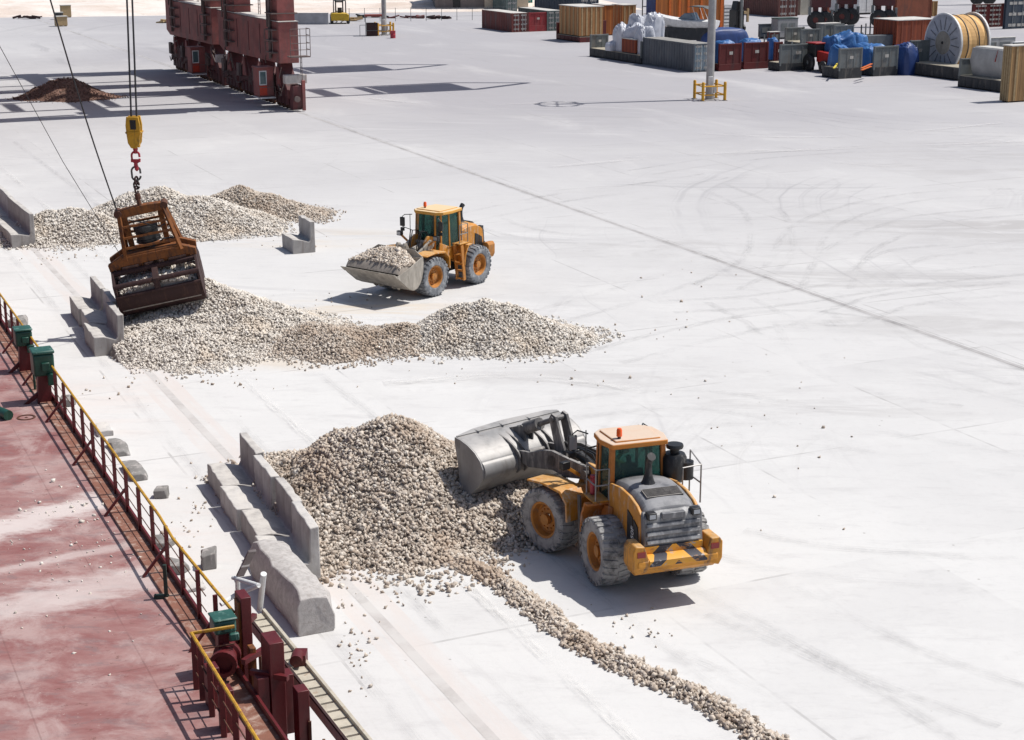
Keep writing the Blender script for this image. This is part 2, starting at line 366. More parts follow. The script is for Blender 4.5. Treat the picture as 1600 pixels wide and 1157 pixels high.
for px_ in ([(705, 345), (800, 325), (900, 305), (1010, 292), (1120, 275)], [(860, 312), (950, 300), (1060, 285)], [(1600, 225), (1450, 228), (1300, 236), (1150, 248), (1000, 270)], [(1600, 212), (1400, 205), (1250, 185), (1130, 165)], [(1600, 196), (1450, 194), (1330, 185), (1240, 172)],
           [(1140, 470), (1200, 500), (1250, 520), (1400, 470), (1600, 450)], [(1040, 480), (1200, 470), (1400, 440), (1600, 420)], [(940, 560), (1100, 520), (1250, 495), (1420, 520)], [(1260, 490), (1320, 540), (1420, 570), (1600, 590)], [(1340, 500), (1400, 545), (1500, 570)], [(1250, 500), (1290, 560), (1370, 600), (1520, 625)],
           [(1110, 290), (1190, 330), (1200, 400), (1120, 450)], [(1600, 300), (1420, 310), (1280, 350), (1230, 420)], [(1600, 330), (1450, 345), (1330, 390), (1290, 450)], [(1500, 390), (1410, 400), (1350, 440)], [(750, 340), (800, 360), (900, 375), (1000, 372)], [(700, 515), (830, 500), (950, 470), (1080, 430)], [(380, 480), (480, 470), (600, 500), (720, 480)],
           [(1130, 905), (1240, 960), (1400, 1040), (1600, 1110)], [(1060, 980), (1200, 1040), (1330, 1110), (1450, 1190)], [(1140, 850), (1300, 880), (1600, 900)], [(1000, 700), (1150, 680), (1350, 690), (1600, 730)], [(880, 640), (1050, 625), (1200, 640), (1400, 700)]):
    pts_ = [P(*q) for q in px_]
    for o_ in (-1.2, 1.2): ribbon('tyre_track', pts_, o_, .62, dkm)
for px_ in ([(980, 247), (1150, 240), (1350, 232), (1600, 222)], [(1290, 253), (1340, 258), (1400, 262)], [(860, 262), (1000, 250), (1200, 235)], [(540, 150), (700, 165), (900, 160)], [(1000, 205), (1300, 215), (1600, 190)], [(600, 600), (800, 590), (1000, 610)], [(400, 520), (500, 505), (620, 500)]):
    ribbon('dust_track', [P(*q) for q in px_], 0, 1.0, ltm)
for o_ in (-.22, .16): ribbon('rail_groove', [quay(WR, UA - 150), quay(WR, 420)], o_, .16, rlm)
ribbon('rail_groove', [quay(WR, UA - 60), quay(WR, 420)], -.03, .10, rlm)
# old wheel-worn strip along the water side
for wv_, mt_ in ((12.6, dkm), (15.4, dkm), (17.2, ltm), (20.3, dkm)): ribbon('tyre_track', [quay(wv_ + .5, -40), quay(wv_, 20), quay(wv_ + .3, 60), quay(wv_, 140)], 0, .5, mt_)
rail(14.3, 'waterside_track_rail', M('dusty_slot', (.52, .49, .47), .95, 0, (.56, .54, .52), .9, .4, streak=False), 1)
# pale sandy waste ground beyond the apron
def sand_mat():
    m, n, b = new_mat('pale_sand'); g_ = n.nodes.new('ShaderNodeNewGeometry').outputs['Position']
    c = mixc(n, ramp(n, noise(n, scaled(n, g_, (.5, 1, 2)), .12, 7, .7), .4, .65), (.74, .68, .63), (.60, .50, .43))
    c = mixc(n, ramp(n, noise(n, scaled(n, g_, (.4, 1, 2)), .45, 7, .75), .62, .7), c, (.36, .30, .25))
    n.links.new(c, b.inputs['Base Color']); b.inputs['Roughness'].default_value = 1; bump(n, b, noise(n, g_, 1.2, 6, .7), .6, .25); return m
sandm = sand_mat()
e0, e1 = P(-400, 33), P(1010, 16)
nx, ny = 150, 40; vs = []
dirx = (e1 - e0); L_ = dirx.length; dirx.normalize(); diry = Vector((-dirx.y, dirx.x, 0))
from mathutils import noise as mn
for j in range(ny):
    for i in range(nx):
        p = e0 + dirx * (L_ * i / (nx - 1)) + diry * (j / (ny - 1)) ** 1.4 * 260
        d_ = (j / (ny - 1)) ** 1.4 * 260
        hh = -.02 + min(d_, 14) * .11 * (1 - .5 * (i / nx)) * (.8 + .6 * mn.noise(p * .03)) + abs(mn.noise(p * .11)) * min(d_ * .12, 1.2) + (d_ > 30) * (d_ - 30) * .035
        hh = hh * min(1, max(0, (nx - 1 - i) / 12))
        vs.append((p.x, p.y, hh + (.0 if j else -.05)))
s_ = MB(); s_.add(vs, [(j * nx + i, j * nx + i + 1, (j + 1) * nx + i + 1, (j + 1) * nx + i) for j in range(ny - 1) for i in range(nx - 1)])
tag(s_.build('terrain', sandm, smooth=60), kind='structure')

# ------------------------------------------------------------------ gravel
def stone_mat(name, cols, dustc):
    m, n, b = new_mat(name)
    at = n.nodes.new('ShaderNodeAttribute'); at.attribute_name = 'tone'
    cr = n.nodes.new('ShaderNodeValToRGB'); n.links.new(at.outputs['Fac'], cr.inputs[0])
    e = cr.color_ramp.elements; e[0].color = (*cols[0], 1); e[1].color = (*cols[-1], 1)
    for i, c in enumerate(cols[1:-1]): x = e.new((i + 1) / (len(cols) - 1)); x.color = (*c, 1)
    g_ = n.nodes.new('ShaderNodeNewGeometry').outputs['Position']
    br = ramp(n, noise(n, g_, .35, 5, .65), .50, .66)
    col = mixc(n, math_(n, 'MULTIPLY', br, .65), cr.outputs[0], dustc)
    n.links.new(col, b.inputs['Base Color']); b.inputs['Roughness'].default_value = .95
    return m
beige_st = stone_mat('beige_stone', [(.34, .275, .22), (.47, .395, .325), (.57, .495, .42), (.66, .59, .51), (.40, .335, .28), (.71, .66, .59)], (.40, .30, .22))
pale_st = stone_mat('pale_stone', [(.49, .44, .385), (.65, .595, .53), (.74, .69, .62), (.55, .50, .445), (.78, .74, .68), (.42, .375, .33)], (.66, .56, .45))
bed = M('gravel_bed', (.33, .29, .25), .95, 0, (.2, .17, .15), .5, 6, .6)  # darker than the stones: crevice shade put into the bed colour
soil = M('brown_soil', (.24, .135, .10), .95, 0, (.13, .09, .07), .5, 1.5, .6)
CUBE = np.array([(x, y, z) for x in (-1, 1) for y in (-1, 1) for z in (-1, 1)]) / 1.55
CUF = np.array([(0, 1, 3), (0, 3, 2), (4, 6, 7), (4, 7, 5), (0, 4, 5), (0, 5, 1), (2, 3, 7), (2, 7, 6), (0, 2, 6), (0, 6, 4), (1, 5, 7), (1, 7, 3)])
def stones_arrays(pos, rad):
    """crushed stone: eight-cornered lumps, each squeezed, skewed and turned its own way"""
    N = len(pos)
    base = np.repeat(CUBE[None], N, 0) * rng.uniform(.45, 1.25, (N, 8, 1)) * rng.uniform(.55, 1.35, (N, 1, 3)) + rng.normal(0, .14, (N, 8, 3))
    qd = rng.normal(size=(N, 4)); qd /= np.linalg.norm(qd, axis=1)[:, None]; a, b, c, d = qd.T
    Rm = np.stack([1 - 2 * (c * c + d * d), 2 * (b * c - a * d), 2 * (b * d + a * c), 2 * (b * c + a * d), 1 - 2 * (b * b + d * d), 2 * (c * d - a * b), 2 * (b * d - a * c), 2 * (c * d + a * b), 1 - 2 * (b * b + c * c)], 1).reshape(N, 3, 3)
    v = np.einsum('nij,nkj->nki', Rm, base) * rad[:, None, None] + pos[:, None, :]
    f = CUF[None] + (np.arange(N) * 8)[:, None, None]
    tone = np.repeat(rng.random(N), 12)
    return v.reshape(-1, 3), f.reshape(-1, 3), tone
def fast_mesh(name, vs, fs, mats, mi, tone):
    me = bpy.data.meshes.new(name); nv, nf = len(vs), len(fs)
    me.vertices.add(nv); me.vertices.foreach_set('co', np.asarray(vs, np.float32).ravel())
    me.loops.add(nf * 3); me.loops.foreach_set('vertex_index', np.asarray(fs, np.int32).ravel())
    me.polygons.add(nf); me.polygons.foreach_set('loop_start', np.arange(0, nf * 3, 3, dtype=np.int32))
    try: me.polygons.foreach_set('loop_total', np.full(nf, 3, np.int32))
    except Exception: pass
    for x in mats: me.materials.append(x)
    me.polygons.foreach_set('material_index', np.asarray(mi, np.int32))
    me.update(); me.validate()
    at = me.attributes.new('tone', 'FLOAT', 'FACE'); at.data.foreach_set('value', np.asarray(tone, np.float32))
    o = bpy.data.objects.new(name, me); COL.objects.link(o); return o
def vnoise(x, y, s, seed):
    """cheap smooth value noise on arrays"""
    tab = np.random.default_rng(seed).random((64, 64)); x = x / s + 1000; y = y / s + 1000
    xi, yi = np.floor(x).astype(int), np.floor(y).astype(int); fx, fy = x - xi, y - yi
    fx = fx * fx * (3 - 2 * fx); fy = fy * fy * (3 - 2 * fy); g_ = lambda a, b: tab[a % 64, b % 64]
    return (g_(xi, yi) * (1 - fx) + g_(xi + 1, yi) * fx) * (1 - fy) + (g_(xi, yi + 1) * (1 - fx) + g_(xi + 1, yi + 1) * fx) * fy - .5
def pile(name, cones, stone, size, dens, label, mats, seed=1, clip=None, tilt_noise=.45, skirt=.35, beds=None, rough=.3, sm=.12):
    """cones: (x, y, height, slope[, elongation, angle]); stones are scattered over the heap's surface"""
    def hf(x, y):
        h = np.full(np.shape(x), -9.0)
        for c in cones:
            dx, dy = x - c[0], y - c[1]
            if len(c) > 4:
                ca, sa = math.cos(c[5]), math.sin(c[5]); dx, dy = (dx * ca + dy * sa) / c[4], -dx * sa + dy * ca
            d = np.sqrt(dx * dx + dy * dy + (c[2] / c[3] * .10) ** 2)
            k = c[2] - c[3] * d
            k = np.where(k < .3, k * .8 + .06, k)                       # toe spreads out
            h = np.maximum(h, k) + sm * np.exp(-np.abs(h - k) * 5)
        h = h + vnoise(x, y, 1.5, seed) * tilt_noise + vnoise(x, y, .55, seed + 1) * rough * .6
        return h
    x0 = min(c[0] - c[2] / c[3] * (c[4] if len(c) > 4 else 1) - 2 for c in cones); x1 = max(c[0] + c[2] / c[3] * (c[4] if len(c) > 4 else 1) + 2 for c in cones)
    y0 = min(c[1] - c[2] / c[3] * (c[4] if len(c) > 4 else 1) - 2 for c in cones); y1 = max(c[1] + c[2] / c[3] * (c[4] if len(c) > 4 else 1) + 2 for c in cones)
    st = .22; gx = np.arange(x0, x1, st); gy = np.arange(y0, y1, st); X, Y = np.meshgrid(gx, gy); Z = hf(X, Y)
    if clip is not None: Z = np.where(clip(X, Y), Z, -1)
    idx = np.arange(X.size).reshape(X.shape); keep = (np.maximum.reduce([Z[:-1, :-1], Z[1:, :-1], Z[:-1, 1:], Z[1:, 1:]]) > 0)
    a, b, c, d = idx[:-1, :-1][keep], idx[:-1, 1:][keep], idx[1:, 1:][keep], idx[1:, :-1][keep]
    used = np.unique(np.concatenate([a, b, c, d])); remap = np.zeros(X.size, int); remap[used] = np.arange(len(used))
    gv = np.stack([X.ravel(), Y.ravel(), np.clip(Z.ravel() - .05, -.06, 99)], 1)[used]
    gf = remap[np.concatenate([np.stack([a, b, c], 1), np.stack([a, c, d], 1)])]
    N = int((x1 - x0) * (y1 - y0) * dens)
    px, py = rng.uniform(x0, x1, N), rng.uniform(y0, y1, N); pz = hf(px, py)
    rad = size * np.clip(rng.lognormal(0, .26, N), .5, 1.55) * .5
    kp = (pz > 0) | ((pz > -skirt) & (rng.random(N) < .38 * np.exp(pz * 7)))
    if clip is not None: kp &= clip(px, py)
    px, py, pz, rad = px[kp], py[kp], pz[kp], rad[kp]
    pos = np.stack([px, py, np.maximum(pz, rad * .45) + rng.uniform(-.02, .03, len(px))], 1)
    sv, sf, tone = stones_arrays(pos, rad)
    o = fast_mesh(name, np.concatenate([gv, sv]), np.concatenate([gf, sf + len(gv)]), mats, np.concatenate([np.zeros(len(gf)), np.ones(len(sf))]), np.concatenate([np.full(len(gf), .5), tone]))
    tag(o, label, 'gravel pile', 'heaps of loose gravel on the quay'); return o
def cone(px, py, h, sl, *r):
    p = P(px, py); return (p.x, p.y, h, sl, *r)
# near heap
UA_ = math.atan2(U.y, U.x)
walln = (P(484, 889), P(394, 854))
def near_clip(x, y):                                             # the retaining blocks hold the stone back
    a = P(484, 893); d = (x - a.x) * W.x + (y - a.y) * W.y; e = (x - a.x) * U.x + (y - a.y) * U.y
    return (d > -.05 - .02 * e) | (e > 8.6) & (d > -1.0)
pile('gravel_pile', [cone(600, 795, 3.45, .72), cone(505, 770, 1.75, .55), cone(440, 752, 1.2, .55), cone(655, 800, 2.3, .6), cone(725, 800, 1.75, .55), cone(790, 800, 1.35, .55),
     cone(560, 845, 1.0, .42), cone(640, 850, .95, .42), cone(520, 850, .6, .4)],
     beige_st, .126, 230, 'big beige stone heap in front of the raised loader bucket', [bed, beige_st], 3, near_clip)
# windrow from the near heap towards the bottom edge
a, b = P(690, 868), P(1190, 1160); rc = []
for i in range(40):
    t = i / 39; p = a.lerp(b, t); off = .25 * math.sin(t * 9); rc.append((p.x + off * .9, p.y + off * .4, .15 + .04 * math.sin(i * 2.3) + .04 * (1 - t), .66))
pile('gravel_windrow', rc, beige_st, .120, 300, 'long thin windrow of stones running from the big heap to the bottom edge', [bed, beige_st], 9, None, .05, .07, rough=.10, sm=0)
# middle heap with its low saddle and right-hand mound
def mid_clip(x, y):
    a = P(180, 558); d = (x - a.x) * W.x + (y - a.y) * W.y; e = (x - a.x) * U.x + (y - a.y) * U.y
    return (d > -.05) | (e > 7.5) & (d > -1.3)
pile('gravel_pile', [cone(322, 512, 2.55, .60), cone(265, 528, 1.35, .42), cone(352, 516, 2.0, .50), cone(395, 522, 1.5, .40), cone(310, 546, 1.0, .36), cone(235, 545, .8, .3), cone(200, 515, .8, .4), cone(430, 528, .95, .4)],
     pale_st, .112, 215, 'pale grey stone heap under the crane grab', [bed, pale_st], 21, mid_clip)
pile('gravel_pile', [cone(480, 538, .95, .42), cone(530, 542, .85, .42), cone(585, 540, .75, .4), cone(635, 536, .8, .4)],
     beige_st, .112, 215, 'low brownish saddle of stones between the grab heap and the mound to its right', [bed, beige_st], 23)
pile('gravel_pile', [cone(755, 528, 1.75, .55), cone(712, 528, 1.6, .58), cone(790, 528, 1.65, .56), cone(828, 530, 1.0, .46), cone(858, 531, .5, .40), cone(690, 540, .8, .5)],
     pale_st, .112, 215, 'rounded light grey stone mound right of the brownish saddle', [bed, pale_st], 27)
# heaps at the back left
pile('gravel_pile', [cone(75, 368, 1.5, .5), cone(115, 367, 1.75, .5), cone(152, 370, 1.2, .5), cone(50, 366, 1.0, .5)], pale_st, .130, 115, 'pale heap of stones beside the leftmost concrete blocks', [bed, pale_st], 31, rough=.2)
pile('gravel_pile', [cone(250, 348, 2.3, .5), cone(215, 346, 1.9, .5), cone(300, 351, 2.0, .46), cone(350, 355, 1.4, .42), cone(205, 358, 1.1, .45), cone(388, 356, .8, .4)], pale_st, .130, 115, 'broad white heap of stones seen behind the grab frame', [bed, pale_st], 33, rough=.2)
pile('gravel_pile', [cone(378, 327, 1.7, .55), cone(415, 331, 1.15, .46), cone(455, 338, .65, .36), cone(355, 330, 1.0, .5)], beige_st, .130, 115, 'small peaked heap of stones farthest right in the back row', [bed, beige_st], 37, rough=.2)
o = pile('soil_pile', [cone(103, 152, 2.3, .55), cone(78, 153, 1.3, .45), cone(130, 154, 1.0, .35)], soil, .11, 40, 'dark brown soil heap lying in the crane shadow', [soil, soil], 41, rough=.3)
o['category'] = 'soil pile'; del o['group']
# loose stones lying about
N = 900; pp = []
for cx, cy, sx, sy, k in ((1000, 985, 90, 45, 22), (600, 935, 90, 25, 22), (920, 524, 45, 12, 40), (1030, 515, 80, 20, 10), (560, 900, 110, 14, 60), (850, 590, 300, 30, 20), (500, 905, 40, 30, 30), (150, 590, 120, 60, 14), (330, 600, 130, 14, 26), (460, 385, 90, 12, 20), (1050, 430, 120, 40, 12), (520, 470, 80, 20, 16), (780, 860, 50, 14, 40), (560, 1010, 40, 60, 40), (300, 800, 60, 70, 40), (1200, 700, 200, 150, 22), (100, 400, 80, 12, 30)):
    for i in range(k):
        x, y = cx + random.gauss(0, 1) * sx * .5, cy + random.gauss(0, 1) * sy * .5
        p = P(x, y)
        if p.dot(W) > WE + .4: pp.append(p)
pos = np.array([tuple(p) for p in pp]); rad = .045 * np.clip(rng.lognormal(0, .35, len(pos)), .4, 1.9); pos[:, 2] = rad * .5
sv, sf, tone = stones_arrays(pos, rad)
tag(fast_mesh('loose_stones', sv, sf, [beige_st], np.zeros(len(sf)), tone), 'single stones strewn over the pale concrete', 'loose stones', kind='stuff')

# ------------------------------------------------------------------ precast concrete blocks
def lblock(name, p, ang, L, label, group=None, dep=1.35, hw=1.6, hk=.62, th=.28, chip=0):
    """L-shaped retaining block: low kerb on the ship side (-x), tall slab on the gravel side (+x), long along y"""
    prof = [(0, 0), (0, hk), (.42, hk - .02), (dep - th - .08, hk - .17), (dep - th, hk - .05), (dep - th, hw), (dep, hw), (dep, 0)]
    m = MB(); n = 7; r = random.Random(chip + 5); vs = []
    for i in range(n):
        y = L * i / (n - 1)
        for (x, z) in prof: vs.append((x + r.uniform(-.02, .02), y + r.uniform(-.02, .02) * (0 < i < n - 1), max(0, z + (r.uniform(-.03, .03) if z else 0))))
    k = len(prof); fs = [tuple(range(k))[::-1], tuple((n - 1) * k + j for j in range(k))]
    for i in range(n - 1):
        for j in range(k): fs.append((i * k + j, i * k + (j + 1) % k, (i + 1) * k + (j + 1) % k, (i + 1) * k + j))
    m.add(vs, fs); o = m.build(name, conc if chip % 2 else concw, bevel=.035, smooth=40)
    o.location = (p.x, p.y, 0); o.rotation_euler = (0, 0, ang); return tag(o, label, 'concrete block', group)
def row(p0, p1, n, hw, dep, labels, group, hk=.62, jit=.12, s0=0):
    d = p1 - p0; L = d.length / n; d.normalize(); ang = math.atan2(d.y, d.x) - math.pi / 2
    r = random.Random(3 + s0)
    for i in range(n):
        p = p0 + d * (L * i) + Vector((d.y, -d.x, 0)) * r.uniform(-jit, jit)
        lblock('retaining_block', p, ang + r.uniform(-.03, .03), L - .05, labels[i], group, dep, hw + r.uniform(-.03, .05), hk, .28, i + s0)
row(P(430, 918), P(331, 755), 4, 1.65, 1.4, ['L-shaped block at the near end of the near retaining wall, behind the toppled block', 'second L-shaped block from the near end of the near retaining wall', 'third L-shaped block from the near end of the near retaining wall', 'L-shaped block at the far end of the near retaining wall, beside the big beige heap'], 'retaining blocks holding the near heap', .72)
row(P(152, 557.5), P(109, 490), 3, 1.72, 1.3, ['L-shaped block at the near end of the wall beside the grab heap', 'middle L-shaped block of the wall beside the grab heap', 'L-shaped block at the far end of the wall beside the grab, left of its jaws'], 'retaining blocks beside the grab heap', .85, s0=11)
row(P(16, 389), P(-42, 330), 2, 1.85, 1.35, ['L-shaped block with its end showing at the left edge of the photo', 'L-shaped block cut off by the left edge of the photo'], 'retaining blocks at the left edge', .8, s0=17)
lblock('retaining_block', P(458, 397.5), R(24), 2.1, 'lone L-shaped block standing by itself between the back heaps and the far loader', None, 1.3, 1.75, .8, .3, 5)
# toppled massive block
def chunk(name, sec, L, p, ang, mat, label, cat, seed, nz=.05, group=None, n=12):
    m = MB(); vs = []; k = len(sec)
    for i in range(n):
        for (x, z) in sec:
            q_ = Vector((x * 3 + seed, i * .7, z * 3)); e = mn.noise(q_) * nz * 1.6; ex = (1.0 if 0 < i < n - 1 else .9)
            vs.append((x * ex + e, L * i / (n - 1) + mn.noise(q_ + Vector((9, 3, 1))) * nz, max(0, z * ex + (e if z > .01 else 0))))
    fs = [tuple(range(k))[::-1], tuple((n - 1) * k + j for j in range(k))]
    for i in range(n - 1):
        for j in range(k): fs.append((i * k + j, i * k + (j + 1) % k, (i + 1) * k + (j + 1) % k, (i + 1) * k + j))
    m.add(vs, fs); o = m.build(name, mat, bevel=.03, smooth=45); o.location = p; o.rotation_euler = (0, 0, ang); return tag(o, label, cat, group)
da = math.atan2((P(392, 905) - P(468, 1000)).y, (P(392, 905) - P(468, 1000)).x) - math.pi / 2
chunk('concrete_block', [(0, 0), (-.05, .5), (0, .95), (.10, 1.16), (.45, 1.20), (.88, 1.10), (1.0, .92), (1.08, .45), (1.14, .1), (1.05, 0)], (P(392, 905) - P(468, 1000)).length, P(468, 996), da, M('chipped_concrete', (.50, .475, .455), .95, 0, (.33, .30, .28), .55, 4.5, .9, streak=False), 'massive toppled concrete block with rough chipped ends lying at the quay edge', 'concrete block', 4.2, .05)
# broken pieces and fenders along the quay edge, seen past the ship's rail
dk = M('grey_rubble', (.24, .23, .22), .9, 0, (.45, .42, .40), .5, 2, .5)
k = 0
spill = []
for x, y, L, s_, a_, lab in ((206, 742, 1.7, .24, 25, 'long grey broken beam just outside the ship rail, above the small stub'), (180, 703, 1.5, .22, 25, 'grey broken beam piece outside the rail, farther than the long one'), (262, 848, .8, .22, 70, 'grey chipped lump behind the rail in mid row'), (241, 768, .4, .22, 0, 'small upright grey stub outside the yellow rail'), (282, 888, 1.6, .28, 65, 'long grey beam fragment lying across the quay edge'), (318, 880, .45, .36, 20, 'small square grey block outside the rail bend'),
        (154, 672, 1.2, .2, 25, 'pale rubble piece behind the rail posts below the green box'), (93, 625, .8, .28, 10, 'dark rubble piece beside the green junction box'), (10, 500, 1.0, .35, -20, 'grey rubble behind the rail at the left edge'), (55, 560, 1.2, .3, 20, 'grey slab between the two green boxes'), (290, 915, .8, .12, 20, 'flat white plate on the quay below the beam fragment')):
    p = P(x, y + 12); k += 1
    if p.dot(W) < WE + .25: p = quay(WE + .3, p.dot(U))
    chunk('rubble_block', [(0, 0), (.02, s_), (.35, s_ * 1.15), (.55, s_ * .8), (.6, 0)] if L > .6 else [(0, 0), (0, s_ * 1.4), (.4, s_ * 1.5), (.42, 0)], L, p, R(a_), concw if 'white' in lab or 'pale' in lab else dk, lab, 'rubble', k * 3.3, .07, 'broken concrete along the quay edge', 6)

# ------------------------------------------------------------------ wheel loaders
def wheel(parent, c, Mx, side, ty, n=40):
    """c: centre in the frame's space; side -1 / +1: which way the rim faces"""
    Rr, hw = 1.0, .40
    Mw = Mx @ T(*c) @ RY(R(90) * side)
    t = MB()
    t.lathe([(.54, -hw * .8), (.60, -hw * .98), (.80, -hw * 1.04), (.92, -hw * .98), (.955, -hw * .8), (.965, 0), (.955, hw * .8), (.92, hw * .98), (.80, hw * 1.04), (.60, hw * .98), (.54, hw * .8)], n)
    NL = 26
    for k in range(NL):                                             # two rows of slanting lugs
        for s_ in (-1, 1):
            a = 2 * math.pi * (k + .5 * (s_ > 0)) / NL
            Ml = RZ(a)
            pl = [(-.075, s_ * .03), (.045, s_ * .03), (.115, s_ * hw * 1.0), (-.03, s_ * hw * 1.0)]
            vs = [Ml @ Vector((rr, y, z)) for rr in (.93, 1.0) for (y, z) in pl]
            vs = [Ml @ Vector((.93, y, z)) for (y, z) in pl] + [Ml @ Vector((1.0 if abs(z) < .2 else .975, y * .9, z)) for (y, z) in pl]
            t.add(vs, [(0, 1, 2, 3), (7, 6, 5, 4), (0, 4, 5, 1), (1, 5, 6, 2), (2, 6, 7, 3), (3, 7, 4, 0)])
            a2 = a + .04; Ml = RZ(a2)                               # shoulder lug
            vs = [Ml @ Vector(p) for p in ((.86, -.06, s_ * hw * 1.01), (.86, .06, s_ * hw * 1.01), (.975, .05, s_ * hw * .9), (.975, -.05, s_ * hw * .9), (.87, -.06, s_ * hw * 1.10), (.87, .06, s_ * hw * 1.10), (.965, .05, s_ * hw * 1.04), (.965, -.05, s_ * hw * 1.04))]
            t.add(vs, [(0, 1, 2, 3), (7, 6, 5, 4), (0, 4, 5, 1), (1, 5, 6, 2), (2, 6, 7, 3), (3, 7, 4, 0)])
    wh = MB(); wh.lathe([(.0, .10), (.15, .16), (.17, .30), (0.001, .32)], 20)
    for k in range(12):
        a = 2 * math.pi * k / 12; wh.lathe([(.0, .2), (.03, .2), (.03, .17), (.03, .1)], 6, T(.30 * math.cos(a), .30 * math.sin(a), 0))
    wh.lathe([(.16, .14), (.37, .16), (.42, .10), (.46, .14), (.50, .33), (.555, .36), (.58, .34), (.57, .1), (.55, -.3)], 32)
    ro = wh.build('wheel', rimc, parent, Mw); to = t.build('tyre', ty, ro, Mw)
def rod(m, p0, p1, r0, r1=None, frac=.6, Mx=None):
    p0, p1 = Vector(p0), Vector(p1); mid = p0.lerp(p1, frac); m.tube([p0, mid], r0, 14, Mx); m.tube([mid, p1], r1 or r0 * .55, 12, Mx)
def driver(root, Mx):
    me = bpy.data.meshes.new('person'); pts = [(0, 0, 0), (0, .02, .25), (0, .03, .45), (0, .03, .58), (0, .05, .68), (0, .07, .80), (-.2, .04, .50), (-.28, .12, .28), (-.18, .38, .26), (.2, .04, .50), (.28, .12, .28), (.18, .38, .26), (-.12, .08, -.02), (-.15, .45, .02), (-.15, .50, -.35), (.12, .08, -.02), (.15, .45, .02), (.15, .50, -.35), (-.15, .62, -.4), (.15, .62, -.4)]
    ed = [(0, 1), (1, 2), (2, 3), (3, 4), (4, 5), (2, 6), (6, 7), (7, 8), (2, 9), (9, 10), (10, 11), (0, 12), (12, 13), (13, 14), (0, 15), (15, 16), (16, 17), (14, 18), (17, 19)]
    rad = [.15, .14, .15, .07, .10, .085, .075, .05, .035, .075, .05, .035, .10, .075, .05, .10, .075, .05, .04, .04]
    me.from_pydata([tuple(p) for p in pts], ed, []); o = bpy.data.objects.new('person', me); COL.objects.link(o)
    me.materials.append(cloth)
    sm = o.modifiers.new('skin', 'SKIN'); 
    for i, v in enumerate(me.skin_vertices[0].data): v.radius = (rad[i], rad[i] * .85); v.use_root = (i == 0)
    ss = o.modifiers.new('sub', 'SUBSURF'); ss.levels = 1; ss.render_levels = 2
    o.matrix_world = Mx; return o
def rounded(x0, x1, z0, z1):  return [(x0, z0), (x1, z0), (x1, z1), (x0, z1)]

